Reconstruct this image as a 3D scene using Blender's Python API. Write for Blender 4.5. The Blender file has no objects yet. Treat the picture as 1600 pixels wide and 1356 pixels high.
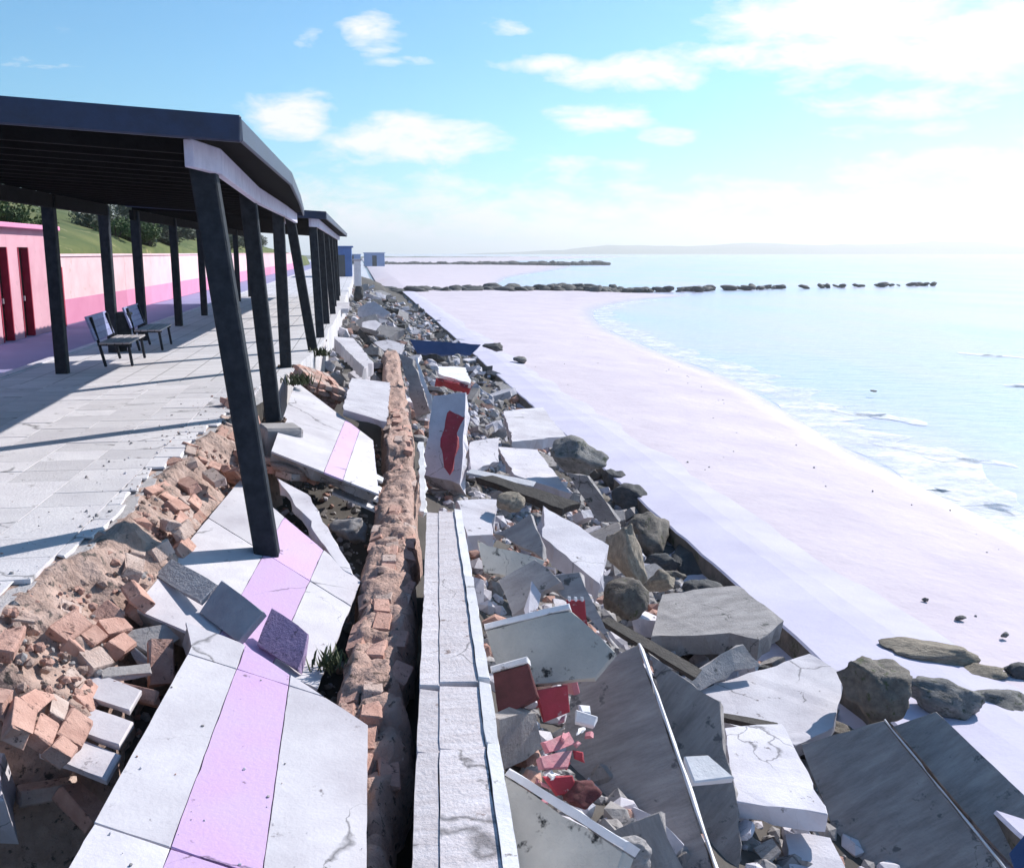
import bpy, bmesh, math, random
from mathutils import Vector, Matrix, noise
random.seed(7)
S = bpy.context.scene
COL = S.collection
R = math.radians

# ------------------------------------------------------------------ camera
F = 1500.0                      # focal length in photograph pixels (1600 wide)
PITCH = math.atan(283 / F)
YAW = math.atan(240 / math.hypot(F, 283))
CAM = Vector((0, 0, 2.1))       # promenade level is z = 0, +Y runs along the promenade
cd = bpy.data.cameras.new('camera'); cam = bpy.data.objects.new('camera', cd); COL.objects.link(cam)
cam.location = CAM; cam.rotation_euler = (math.pi / 2 - PITCH, 0, -YAW)
cd.sensor_width = 36; cd.lens = 36 * F / 1600; cd.clip_start = 0.1; cd.clip_end = 20000
S.camera = cam
CR = cam.rotation_euler.to_matrix()
def ray(px, py): return CR @ Vector(((px - 800) / F, (678 - py) / F, -1))
def at(px, py, z):
    d = ray(px, py); return CAM + d * ((z - CAM.z) / d.z)

# ------------------------------------------------------------------ sky, sun, exposure
SUN_AZ, SUN_EL = R(52), R(34)   # sun ahead and to the right of the promenade
SUN = Vector((math.sin(SUN_AZ) * math.cos(SUN_EL), math.cos(SUN_AZ) * math.cos(SUN_EL), math.sin(SUN_EL)))
W = bpy.data.worlds.new('World'); S.world = W; W.use_nodes = True
def sky_nodes():
    nt = W.node_tree; N = nt.nodes; L = nt.links; N.clear()
    out = N.new('ShaderNodeOutputWorld'); bg = N.new('ShaderNodeBackground'); L.new(bg.outputs[0], out.inputs[0])
    sky = N.new('ShaderNodeTexSky'); sky.sky_type = 'NISHITA'; sky.sun_disc = False
    sky.sun_elevation = SUN_EL; sky.sun_rotation = SUN_AZ; sky.air_density = 1.0; sky.dust_density = 0.6; sky.ozone_density = 2.0
    bg.inputs[1].default_value = 0.066
    tint = N.new('ShaderNodeMix'); tint.data_type = 'RGBA'; tint.blend_type = 'MULTIPLY'; tint.inputs[0].default_value = 1
    L.new(sky.outputs[0], tint.inputs[6]); tint.inputs[7].default_value = (0.84, 1.42, 1.68, 1)
    tc = N.new('ShaderNodeTexCoord'); sep = N.new('ShaderNodeSeparateXYZ'); L.new(tc.outputs['Generated'], sep.inputs[0])
    def M(op, a, b=None, c=None):
        n = N.new('ShaderNodeMath'); n.operation = op
        for i, v in enumerate((a, b, c)):
            if v is None: continue
            if isinstance(v, (int, float)): n.inputs[i].default_value = v
            else: L.new(v, n.inputs[i])
        return n.outputs[0]
    az = M('ARCTAN2', sep.outputs[0], sep.outputs[1]); el = M('ARCSINE', sep.outputs[2])
    cmb = N.new('ShaderNodeCombineXYZ'); L.new(az, cmb.inputs[0]); L.new(M('MULTIPLY', el, 2.6), cmb.inputs[1])
    def noisetex(scale, detail, rough, loc=(0, 0, 0)):
        mp = N.new('ShaderNodeMapping'); mp.inputs[1].default_value = loc; L.new(cmb.outputs[0], mp.inputs[0])
        n = N.new('ShaderNodeTexNoise'); n.inputs['Scale'].default_value = scale; n.inputs['Detail'].default_value = detail
        n.inputs['Roughness'].default_value = rough; n.inputs['Distortion'].default_value = 0.25; L.new(mp.outputs[0], n.inputs['Vector']); return n.outputs[0]
    fine = noisetex(17, 6, 0.62); broad = noisetex(3.2, 2, 0.5, (3.1, 7.7, 0))
    # cloud banks: (photo x, y, half width, half height, weight)
    banks = [(1330, 40, 170, 66, 1.0), (1545, 60, 170, 55, 1.0), (1170, 85, 150, 18, .8), (990, 112, 105, 26, .95), (855, 100, 75, 14, .75),
             (1410, 158, 115, 22, .8), (635, 218, 125, 34, 1.0), (455, 185, 62, 34, .95), (582, 52, 46, 28, .75), (790, 42, 40, 11, .65),
             (935, 185, 72, 22, .85), (1035, 216, 42, 14, .75), (900, 260, 120, 14, .6), (1400, 205, 150, 12, .5), (1560, 250, 170, 26, .75),
             (490, 65, 28, 14, .55), (70, 100, 85, 9, .5), (650, 97, 65, 8, .5)]
    ae = N.new('ShaderNodeCombineXYZ'); L.new(az, ae.inputs[0]); L.new(el, ae.inputs[1])
    tot = M('SUBTRACT', 1.0, M('MULTIPLY', M('ABSOLUTE', M('SUBTRACT', el, R(1.5))), 11.0))      # bright bank of cloud all along the horizon
    tot = M('MULTIPLY', M('MAXIMUM', tot, 0), .9)
    for (px, py, hw, hh, w) in banks:
        d = ray(px, py).normalized(); a0 = math.atan2(d.x, d.y); e0 = math.asin(d.z)
        v = N.new('ShaderNodeVectorMath'); v.operation = 'MULTIPLY_ADD'; L.new(ae.outputs[0], v.inputs[0])
        v.inputs[1].default_value = (F / hw, F / hh, 0); v.inputs[2].default_value = (-a0 * F / hw, -e0 * F / hh, 0)
        q = N.new('ShaderNodeVectorMath'); q.operation = 'DOT_PRODUCT'; L.new(v.outputs[0], q.inputs[0]); L.new(v.outputs[0], q.inputs[1])
        tot = M('MAXIMUM', tot, M('MULTIPLY_ADD', q.outputs['Value'], -.42 * w, w))
    # elsewhere in the sky: the same kind of scattered puffs
    tot = M('MAXIMUM', tot, M('MULTIPLY', M('SUBTRACT', broad, 0.58), 2.2))
    dens = M('MULTIPLY', M('SUBTRACT', M('ADD', tot, M('MULTIPLY', M('SUBTRACT', fine, 0.5), 1.8)), 0.36), 1.7)
    dens = M('MINIMUM', M('MAXIMUM', dens, 0), .95)
    dens = M('MULTIPLY', dens, M('MINIMUM', M('MAXIMUM', M('MULTIPLY', tot, 3.0), 0), 1))
    mix = N.new('ShaderNodeMix'); mix.data_type = 'RGBA'; L.new(dens, mix.inputs[0]); L.new(tint.outputs[2], mix.inputs[6])
    mix.inputs[7].default_value = (11.6, 11.5, 11.8, 1)
    L.new(mix.outputs[2], bg.inputs[0])
sky_nodes()
sd = bpy.data.lights.new('sun', 'SUN'); sd.energy = 4.5; sd.angle = R(0.5); sd.color = (1.0, 0.955, 0.90)
so = bpy.data.objects.new('sun', sd); COL.objects.link(so); so.rotation_euler = SUN.to_track_quat('Z', 'Y').to_euler(); so.location = (20, 20, 30)
S.view_settings.view_transform = 'Standard'; S.view_settings.look = 'None'; S.view_settings.gamma = 1; S.view_settings.exposure = 0.48
S.render.engine = 'CYCLES'; S.cycles.max_bounces = 6; S.cycles.diffuse_bounces = 3; S.cycles.use_denoising = True; S.cycles.adaptive_threshold = 0.02; S.cycles.volume_bounces = 0

# ------------------------------------------------------------------ materials
MATS = {}
def mat(name, c, c2=None, scale=3.0, rough=0.85, bump=0.25, fine=40, spots=None, spot_amt=0.0, spot_scale=9, coord='Object', spec=0.3, contrast=1.0, crack=0, streak=None):
    """weathered mineral surface: two tones mixed by noise, optional dark specks, fine relief"""
    m = bpy.data.materials.new(name); m.use_nodes = True; nt = m.node_tree; N = nt.nodes; L = nt.links
    b = N['Principled BSDF']; b.inputs['Roughness'].default_value = rough; b.inputs['Specular IOR Level'].default_value = spec
    tc = N.new('ShaderNodeTexCoord'); oi = N.new('ShaderNodeObjectInfo')
    off = N.new('ShaderNodeVectorMath'); off.operation = 'ADD'; L.new(tc.outputs[coord], off.inputs[0])
    mul = N.new('ShaderNodeMath'); mul.operation = 'MULTIPLY'; mul.inputs[1].default_value = 37.0; L.new(oi.outputs['Random'], mul.inputs[0])
    L.new(mul.outputs[0], off.inputs[1])
    def noi(sc, det, ro=0.6):
        n = N.new('ShaderNodeTexNoise'); n.inputs['Scale'].default_value = sc; n.inputs['Detail'].default_value = det; n.inputs['Roughness'].default_value = ro
        L.new(off.outputs[0], n.inputs['Vector']); return n.outputs[0]
    c2 = c2 or tuple(x * 0.72 for x in c)
    r = N.new('ShaderNodeValToRGB'); r.color_ramp.elements[0].position = 0.5 - 0.17 / contrast; r.color_ramp.elements[1].position = 0.5 + 0.17 / contrast
    r.color_ramp.elements[0].color = (*c2, 1); r.color_ramp.elements[1].color = (*c, 1)
    if streak:
        mp = N.new('ShaderNodeMapping'); mp.inputs[3].default_value = streak; L.new(off.outputs[0], mp.inputs[0])
        sn = N.new('ShaderNodeTexNoise'); sn.inputs['Scale'].default_value = scale; sn.inputs['Detail'].default_value = 9; sn.inputs['Roughness'].default_value = .72; L.new(mp.outputs[0], sn.inputs['Vector']); L.new(sn.outputs[0], r.inputs[0])
    else: L.new(noi(scale, 8, 0.65), r.inputs[0])
    col = r.outputs[0]
    if spots:
        sp = N.new('ShaderNodeValToRGB'); sp.color_ramp.elements[0].position = 0.60 - spot_amt; sp.color_ramp.elements[1].position = 0.66 - spot_amt
        sp.color_ramp.elements[0].color = (0, 0, 0, 1); sp.color_ramp.elements[1].color = (1, 1, 1, 1)
        L.new(noi(spot_scale, 5, 0.7), sp.inputs[0])
        mx = N.new('ShaderNodeMix'); mx.data_type = 'RGBA'; L.new(sp.outputs[0], mx.inputs[0]); L.new(col, mx.inputs[6]); mx.inputs[7].default_value = (*spots, 1)
        col = mx.outputs[2]
    if crack:
        wob = N.new('ShaderNodeTexNoise'); wob.inputs['Scale'].default_value = 3; wob.inputs['Detail'].default_value = 5; L.new(off.outputs[0], wob.inputs['Vector'])
        wa = N.new('ShaderNodeVectorMath'); wa.operation = 'MULTIPLY_ADD'; L.new(wob.outputs['Color'], wa.inputs[0]); wa.inputs[1].default_value = (.35, .35, .35); L.new(off.outputs[0], wa.inputs[2])
        vo = N.new('ShaderNodeTexVoronoi'); vo.feature = 'DISTANCE_TO_EDGE'; vo.inputs['Scale'].default_value = crack; L.new(wa.outputs[0], vo.inputs['Vector'])
        gate = N.new('ShaderNodeMath'); gate.operation = 'MULTIPLY_ADD'; L.new(noi(1.1, 2), gate.inputs[0]); gate.inputs[1].default_value = -.13; gate.inputs[2].default_value = .064
        gm_ = N.new('ShaderNodeMath'); gm_.operation = 'MAXIMUM'; L.new(gate.outputs[0], gm_.inputs[0]); gm_.inputs[1].default_value = .0008
        cm = N.new('ShaderNodeMapRange'); L.new(vo.outputs['Distance'], cm.inputs[0]); cm.inputs[1].default_value = 0; L.new(gm_.outputs[0], cm.inputs[2]); cm.inputs[3].default_value = .35; cm.inputs[4].default_value = 1
        cx = N.new('ShaderNodeMix'); cx.data_type = 'RGBA'; cx.blend_type = 'MULTIPLY'; cx.inputs[0].default_value = 1; L.new(col, cx.inputs[6]); L.new(cm.outputs[0], cx.inputs[7]); col = cx.outputs[2]
    # slight piece-to-piece tone
    hs = N.new('ShaderNodeHueSaturation'); L.new(col, hs.inputs['Color'])
    ma = N.new('ShaderNodeMath'); ma.operation = 'MULTIPLY_ADD'; ma.inputs[1].default_value = 0.24; ma.inputs[2].default_value = 0.88; L.new(oi.outputs['Random'], ma.inputs[0]); L.new(ma.outputs[0], hs.inputs['Value'])
    L.new(hs.outputs[0], b.inputs['Base Color'])
    if bump:
        ad = N.new('ShaderNodeMath'); ad.operation = 'ADD'; L.new(noi(fine, 6), ad.inputs[0]); L.new(noi(scale * 2, 4), ad.inputs[1])
        bp = N.new('ShaderNodeBump'); bp.inputs['Strength'].default_value = bump; bp.inputs['Distance'].default_value = 0.03
        L.new(ad.outputs[0], bp.inputs['Height']); L.new(bp.outputs[0], b.inputs['Normal'])
    MATS[name] = m; return m
mat('pale_concrete', (.66, .63, .68), (.50, .47, .52), 2.2, bump=.22, spots=(.16, .14, .15), spot_amt=-.03, spot_scale=7, crack=0.9)
mat('white_paving', (.70, .665, .70), (.50, .46, .50), 1.3, bump=.14, spots=(.26, .23, .25), spot_amt=-.04, spot_scale=7, crack=0.6)
mat('pink_paving', (.66, .42, .70), (.64, .48, .68), 1.4, bump=.14, spots=(.26, .17, .24), spot_amt=-.04, spot_scale=7, crack=0.6)
mat('grey_concrete', (.42, .39, .39), (.26, .24, .24), 2.6, bump=.35, spots=(.10, .10, .10), spot_amt=.0, spot_scale=6, crack=1.1, streak=(1, 3, 2))
mat('dark_slab', (.40, .365, .355), (.21, .19, .185), 1.6, bump=.4, spots=(.13, .125, .13), spot_amt=.0, spot_scale=5, crack=0.35, streak=(5, 1, 1))
mat('purple_paving', (.40, .29, .46), (.28, .20, .34), 4, bump=.4, spots=(.12, .09, .15), spot_amt=.03, spot_scale=18)
mat('grey_paving', (.42, .42, .46), (.32, .32, .36), 5, bump=.35)
mat('beige_panel', (.58, .55, .50), (.44, .415, .38), 2.5, bump=.3, spots=(.035, .035, .035), spot_amt=.015, spot_scale=3.5, crack=0.35)
mat('kerb_top', (.68, .63, .66), (.50, .44, .45), 3.2, bump=.35, spots=(.26, .20, .19), spot_amt=-.015, spot_scale=5, crack=0.9, streak=(1, 5, 1))
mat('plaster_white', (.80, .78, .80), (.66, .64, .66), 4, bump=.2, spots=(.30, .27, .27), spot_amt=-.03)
mat('terracotta', (.60, .37, .305), (.42, .235, .19), 6, rough=.9, bump=.5, fine=60, spots=(.16, .09, .075), spot_amt=.01, spot_scale=16)
mat('brick_pale', (.60, .47, .42), (.44, .32, .28), 6, rough=.9, bump=.6, fine=60, spots=(.20, .14, .12), spot_amt=.02, spot_scale=16)
mat('mortar', (.50, .36, .31), (.27, .185, .155), 5, rough=.95, bump=.8, fine=25, spots=(.11, .09, .08), spot_amt=.03, spot_scale=11)
mat('brick_mortar', (.56, .38, .32), (.40, .26, .215), 6, rough=.95, bump=.8, fine=25, spots=(.13, .09, .075), spot_amt=.03, spot_scale=12)
mat('red_paint', (.46, .05, .075), (.33, .04, .05), 6, rough=.6, bump=.2, spots=(.5, .38, .38), spot_amt=-.02, spot_scale=10)
mat('red_tile', (.56, .17, .22), (.50, .26, .28), 5, rough=.6, bump=.2)
mat('maroon_inside', (.16, .05, .055), (.08, .03, .03), 4)
mat('rock', (.27, .255, .245), (.13, .125, .12), 3.5, rough=.9, bump=.6, fine=18, spots=(.07, .08, .055), spot_amt=.03, spot_scale=4)
mat('moss_and_shade_rock', (.23, .20, .175), (.10, .09, .08), 3.5, rough=.85, bump=.6, fine=18, spots=(.085, .095, .05), spot_amt=.01, spot_scale=4)  # moss on boulders; also darkens the apron's ditch face for shade
mat('tan_rock', (.40, .34, .27), (.20, .17, .14), 5, rough=.9, bump=.7, fine=18)
mat('dark_rock', (.10, .098, .10), (.045, .045, .05), 3, rough=.8, bump=.6, fine=10)
mat('soil', (.13, .115, .105), (.06, .053, .05), 3, rough=1, bump=1.0, fine=20, coord='Generated')
mat('dark_timber', (.028, .035, .046), (.013, .017, .024), 8, rough=.7, bump=.3, fine=30, spec=.12)
mat('rust', (.13, .075, .05), (.06, .045, .04), 12, rough=.8, bump=.4, fine=50)
mat('dark_wood', (.07, .06, .055), (.035, .03, .03), 8, rough=.8, bump=.4)
mat('roof_sheet', (.012, .024, .075), (.008, .014, .045), 6, rough=.45, bump=.1, spec=.5)
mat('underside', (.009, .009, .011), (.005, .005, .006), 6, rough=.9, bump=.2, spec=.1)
mat('pale_beam', (.60, .58, .70), (.46, .44, .56), 5, rough=.7, bump=.2)
mat('pink_wall', (.80, .56, .58), (.70, .46, .49), 1.2, rough=.9, bump=.2, coord='Object', spots=(.62, .42, .42), spot_amt=-.01, spot_scale=2.5)
mat('kiosk_pink', (.74, .42, .49), (.66, .34, .41), 1.2, rough=.9, bump=.2, spots=(.56, .32, .36), spot_amt=-.01, spot_scale=2.5)
mat('rose_wall', (.72, .29, .44), (.66, .24, .38), 0.8, rough=.9, bump=.12)
mat('kiosk_red', (.42, .03, .07), (.30, .02, .05), 3, rough=.7, bump=.15)
mat('door_brown', (.10, .055, .05), (.07, .04, .035), 3, rough=.7, bump=.15)
mat('bench_blue', (.26, .29, .50), (.20, .22, .40), 4, rough=.6, bump=.15)
mat('bench_seat', (.40, .37, .38), (.30, .27, .28), 4, rough=.7, bump=.2)
mat('blue_cabin', (.10, .20, .46), (.08, .16, .38), 2, rough=.6, bump=.1)
mat('shade_blue', (.07, .11, .24), (.05, .08, .18), 2, rough=.45, bump=.3)  # blue of shaded pieces, put into the colour
mat('pale_blue_house', (.30, .40, .62), (.25, .34, .54), 1, rough=.8, bump=.1)
mat('glass', (.05, .07, .09), None, 1, rough=.15, bump=0, spec=.6)
mat('hill_grass', (.17, .18, .065), (.07, .105, .035), .35, rough=1, bump=.8, fine=4, spots=(.30, .27, .13), spot_amt=.01, spot_scale=.8)
mat('leaf_green', (.075, .12, .032), (.045, .08, .024), 3, rough=.7, bump=0)
mat('leaf_grey', (.10, .115, .075), (.055, .07, .045), 3, rough=.7, bump=0)
mat('weed', (.085, .10, .045), (.05, .06, .03), 3, rough=.7, bump=0)
mat('bark', (.10, .08, .065), None, 8, bump=.5)
mat('headland', (.16, .17, .14), (.10, .12, .09), .004, rough=1, bump=0)
# promenade: pale pavers drawn finely beyond the built tiles
mat('tile', (.66, .63, .65), (.57, .54, .57), 2.5, bump=.25, spots=(.28, .25, .25), spot_amt=-.03, spot_scale=6, crack=0.35)
mat('joint', (.46, .43, .44), (.38, .36, .37), 6, bump=.5)
def paved(name, c, cj, sx, sy):
    m = mat(name, c, tuple(x * .84 for x in c), .6, bump=0, coord='Object'); nt = m.node_tree; N = nt.nodes; L = nt.links
    b = N['Principled BSDF']; src = b.inputs['Base Color'].links[0].from_socket
    tc = N.new('ShaderNodeTexCoord'); br = N.new('ShaderNodeTexBrick'); L.new(tc.outputs['Object'], br.inputs['Vector'])
    br.offset = 0; br.inputs['Scale'].default_value = 1; br.inputs['Brick Width'].default_value = sx; br.inputs['Row Height'].default_value = sy
    br.inputs['Mortar Size'].default_value = .012; br.inputs['Color1'].default_value = (1, 1, 1, 1); br.inputs['Color2'].default_value = (.9, .9, .9, 1); br.inputs['Mortar'].default_value = (.5, .5, .5, 1)
    mx = N.new('ShaderNodeMix'); mx.data_type = 'RGBA'; mx.blend_type = 'MULTIPLY'; mx.inputs[0].default_value = 1
    L.new(src, mx.inputs[6]); L.new(br.outputs[0], mx.inputs[7]); L.new(mx.outputs[2], b.inputs['Base Color'])
paved('promenade_paving', (.66, .63, .65), (.3, .3, .3), .5, .5)
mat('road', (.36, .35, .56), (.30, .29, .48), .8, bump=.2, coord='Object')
def sand():
    m = mat('sand', (.70, .615, .67), (.60, .52, .585), .5, rough=.95, bump=.8, fine=2.2, coord='Object', spots=(.60, .53, .59), spot_amt=-.02, spot_scale=.9)
    nt = m.node_tree; N = nt.nodes; L = nt.links; b = N['Principled BSDF']
    # wet sand close to the water: smoother and darker, by height above the sea
    g = N.new('ShaderNodeNewGeometry'); sp = N.new('ShaderNodeSeparateXYZ'); L.new(g.outputs['Position'], sp.inputs[0])
    mr = N.new('ShaderNodeMapRange'); mr.inputs[1].default_value = -3.40; mr.inputs[2].default_value = -3.16; mr.inputs[3].default_value = .22; mr.inputs[4].default_value = .95
    L.new(sp.outputs[2], mr.inputs[0]); L.new(mr.outputs[0], b.inputs['Roughness'])
sand()
mat('apron', (.56, .53, .64), (.47, .44, .55), .8, rough=.9, bump=.15, fine=14, coord='Object')
def sea():
    m = bpy.data.materials.new('sea_water'); m.use_nodes = True; nt = m.node_tree; N = nt.nodes; L = nt.links; b = N['Principled BSDF']
    tc = N.new('ShaderNodeTexCoord')
    def noi(sc, det, st=(1, 1, 1)):
        mp = N.new('ShaderNodeMapping'); mp.inputs[3].default_value = st; mp.inputs[2].default_value = (0, 0, R(-25)); L.new(tc.outputs['Object'], mp.inputs[0])
        n = N.new('ShaderNodeTexNoise'); n.inputs['Scale'].default_value = sc; n.inputs['Detail'].default_value = det; L.new(mp.outputs[0], n.inputs['Vector']); return n.outputs[0]
    r = N.new('ShaderNodeValToRGB'); r.color_ramp.elements[0].position = .38; r.color_ramp.elements[1].position = .64
    r.color_ramp.elements[0].color = (.52, .61, .75, 1); r.color_ramp.elements[1].color = (.64, .60, .77, 1)
    L.new(noi(.09, 5, (1, .35, 1)), r.inputs[0]); L.new(r.outputs[0], b.inputs['Base Color'])
    b.inputs['Roughness'].default_value = .22; b.inputs['IOR'].default_value = 1.33
    bp = N.new('ShaderNodeBump'); bp.inputs['Strength'].default_value = .8; bp.inputs['Distance'].default_value = .14
    L.new(noi(1.1, 5, (.55, 1.3, 1)), bp.inputs['Height']); L.new(bp.outputs[0], b.inputs['Normal'])
    MATS['sea_water'] = m
sea()
def foam():
    m = bpy.data.materials.new('foam'); m.use_nodes = True; nt = m.node_tree; N = nt.nodes; L = nt.links; b = N['Principled BSDF']
    b.inputs['Base Color'].default_value = (.82, .83, .86, 1); b.inputs['Roughness'].default_value = .7
    tc = N.new('ShaderNodeTexCoord'); n = N.new('ShaderNodeTexNoise'); n.inputs['Scale'].default_value = .8; n.inputs['Detail'].default_value = 8; n.inputs['Roughness'].default_value = .7; L.new(tc.outputs['Object'], n.inputs['Vector'])
    r = N.new('ShaderNodeValToRGB'); r.color_ramp.elements[0].position = .34; r.color_ramp.elements[1].position = .66; L.new(n.outputs[0], r.inputs[0]); L.new(r.outputs[0], b.inputs['Alpha'])
    MATS['foam'] = m
foam()

# ------------------------------------------------------------------ object helpers
def tag(o, label=None, cat=None, group=None, kind=None):
    if label: o['label'] = label
    if cat: o['category'] = cat
    if group: o['group'] = group
    if kind: o['kind'] = kind
    return o
def empty(name, loc=(0, 0, 0), rz=0):
    o = bpy.data.objects.new(name, None); COL.objects.link(o); o.location = loc; o.rotation_euler = (0, 0, rz); o.empty_display_size = .1; return o
def obj(name, me, m=None, parent=None, mx=None):
    o = bpy.data.objects.new(name, me); COL.objects.link(o)
    if m and not me.materials: me.materials.append(MATS[m])
    if parent: o.parent = parent
    if mx is not None: o.matrix_local = mx
    return o
def fin(bm, name, smooth=False, recalc=True):
    if recalc: bmesh.ops.recalc_face_normals(bm, faces=bm.faces)
    me = bpy.data.meshes.new(name); bm.to_mesh(me); bm.free()
    if smooth:
        for p in me.polygons: p.use_smooth = True
    return me
def addbox(bm, x0, x1, y0, y1, z0, z1):
    v = [bm.verts.new(c) for c in ((x0, y0, z0), (x1, y0, z0), (x1, y1, z0), (x0, y1, z0), (x0, y0, z1), (x1, y0, z1), (x1, y1, z1), (x0, y1, z1))]
    for f in ((0, 3, 2, 1), (4, 5, 6, 7), (0, 1, 5, 4), (1, 2, 6, 5), (2, 3, 7, 6), (3, 0, 4, 7)): bm.faces.new([v[i] for i in f])
    return v
def boxmesh(x0, x1, y0, y1, z0, z1, bev=.01, name='box'):
    bm = bmesh.new(); addbox(bm, x0, x1, y0, y1, z0, z1)
    if bev: bmesh.ops.bevel(bm, geom=bm.edges[:], offset=bev, segments=1, affect='EDGES')
    return fin(bm, name)
def barmesh(a, b, w, d, side=Vector((1, 0, 0)), bev=.012):
    """square-section bar from a to b (width w along side, depth d across)"""
    a, b = Vector(a), Vector(b); n = (b - a).normalized(); s = (side - n * side.dot(n)).normalized(); t = n.cross(s)
    bm = bmesh.new(); L_ = (b - a).length
    v = [bm.verts.new(p + s * (i * w / 2) + t * (j * d / 2)) for p in (a, b) for i, j in ((-1, -1), (1, -1), (1, 1), (-1, 1))]
    for f in ((0, 3, 2, 1), (4, 5, 6, 7), (0, 1, 5, 4), (1, 2, 6, 5), (2, 3, 7, 6), (3, 0, 4, 7)): bm.faces.new([v[i] for i in f])
    if bev: bmesh.ops.bevel(bm, geom=bm.edges[:], offset=bev, segments=1, affect='EDGES')
    return fin(bm, 'bar')
def area2(p): return sum(p[i][0] * p[(i + 1) % len(p)][1] - p[(i + 1) % len(p)][0] * p[i][1] for i in range(len(p))) / 2
def clip(poly, a, b, keep_left=True, gap=0.0):
    """keep the part of a convex 2-D polygon on one side of the line a-b"""
    dx, dy = b[0] - a[0], b[1] - a[1]; l = math.hypot(dx, dy); nx, ny = -dy / l, dx / l
    if not keep_left: nx, ny = -nx, -ny
    f = lambda p: (p[0] - a[0]) * nx + (p[1] - a[1]) * ny - gap
    out = []
    for i in range(len(poly)):
        p, q = poly[i], poly[(i + 1) % len(poly)]; fp, fq = f(p), f(q)
        if fp >= 0: out.append(p)
        if fp * fq < 0: t = fp / (fp - fq); out.append((p[0] + (q[0] - p[0]) * t, p[1] + (q[1] - p[1]) * t))
    return out
def plate(poly, z0, z1, chip=.015, step=.14, bev=.008, seed=0, under=.0):
    """a broken plate: 2-D outline extruded from z0 to z1 with chipped edges and a small bevel"""
    rnd = random.Random(seed)
    if area2(poly) < 0: poly = poly[::-1]
    cx = sum(p[0] for p in poly) / len(poly); cy = sum(p[1] for p in poly) / len(poly)
    pts = []
    for i in range(len(poly)):
        p, q = poly[i], poly[(i + 1) % len(poly)]; l = math.hypot(q[0] - p[0], q[1] - p[1]); n = max(1, int(l / step)) if chip else 1
        nx, ny = (p[1] - q[1]) / (l + 1e-9), (q[0] - p[0]) / (l + 1e-9)      # inward
        for k in range(n):
            t = (k + (rnd.uniform(-.3, .3) if k else 0)) / n
            j = chip * (rnd.random() ** 2) * (2.2 if rnd.random() < .12 else 1)
            pts.append((p[0] + (q[0] - p[0]) * t + nx * j, p[1] + (q[1] - p[1]) * t + ny * j))
    bm = bmesh.new()
    top = [bm.verts.new((x, y, z1)) for x, y in pts]
    bot = [bm.verts.new((x + (cx - x) * under * rnd.uniform(.3, 1) + rnd.uniform(-chip, chip), y + (cy - y) * under * rnd.uniform(.3, 1) + rnd.uniform(-chip, chip), z0 + rnd.uniform(0, chip))) for x, y in pts]
    tf = bm.faces.new(top); bm.faces.new(bot[::-1]); n = len(pts)
    for i in range(n): bm.faces.new((top[i], bot[i], bot[(i + 1) % n], top[(i + 1) % n]))
    if bev: bmesh.ops.bevel(bm, geom=list(tf.edges), offset=bev, segments=1, affect='EDGES')
    bmesh.ops.triangulate(bm, faces=[f for f in bm.faces if len(f.verts) > 4])
    return fin(bm, 'plate')
def damage(me, amp, seed):
    """uneven broken sides and slightly warped faces"""
    for v in me.vertices: v.co += noise.noise_vector(v.co * 4 + Vector((seed, 0, 0))) * amp
DIAG = []; DEFER = []
def frame_of(corners, nrm=None):
    """outline in photo order; three corners (px,py,z) set the plane (or one plus a normal), the others are met by it"""
    K = [at(*c) for c in corners if len(c) == 3]; A = K[0]
    n = Vector(nrm).normalized() if nrm else (K[1] - A).cross(K[2] - A).normalized()
    if n.z < 0: n = -n
    pts = []
    for c in corners:
        d = ray(c[0], c[1]); pts.append(CAM + d * ((A - CAM).dot(n) / d.dot(n)))
    o = sum(pts, Vector()) / len(pts); u = (pts[1] - pts[0]).normalized(); v = n.cross(u)
    mx = Matrix((u, v, n)).transposed().to_4x4(); mx.translation = o
    return pts, mx
def local2(mx, p): q = mx.inverted() @ p; return (q.x, q.y)
SEED = [100]
def slab(name, label, cat, corners, th, m, chip=.032, group=None, under=.05, nrm=None):
    pts, mx = frame_of(corners, nrm); SEED[0] += 1
    poly = [local2(mx, p) for p in pts]
    me = plate(poly, -th, 0, chip, seed=SEED[0], under=under)
    if chip > .03: damage(me, .014, SEED[0])
    o = obj(name, me, m)
    o.matrix_world = mx
    tag(o, label, cat, group)
    d = [(pts[(i + 1) % len(pts)] - pts[i]).length for i in range(len(pts))]
    DIAG.append((label[:38], tuple(round(x, 2) for x in d), round(mx.col[2].to_3d().dot(SUN), 2), tuple(round(x, 1) for x in mx.translation)))
    return o, mx
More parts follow.
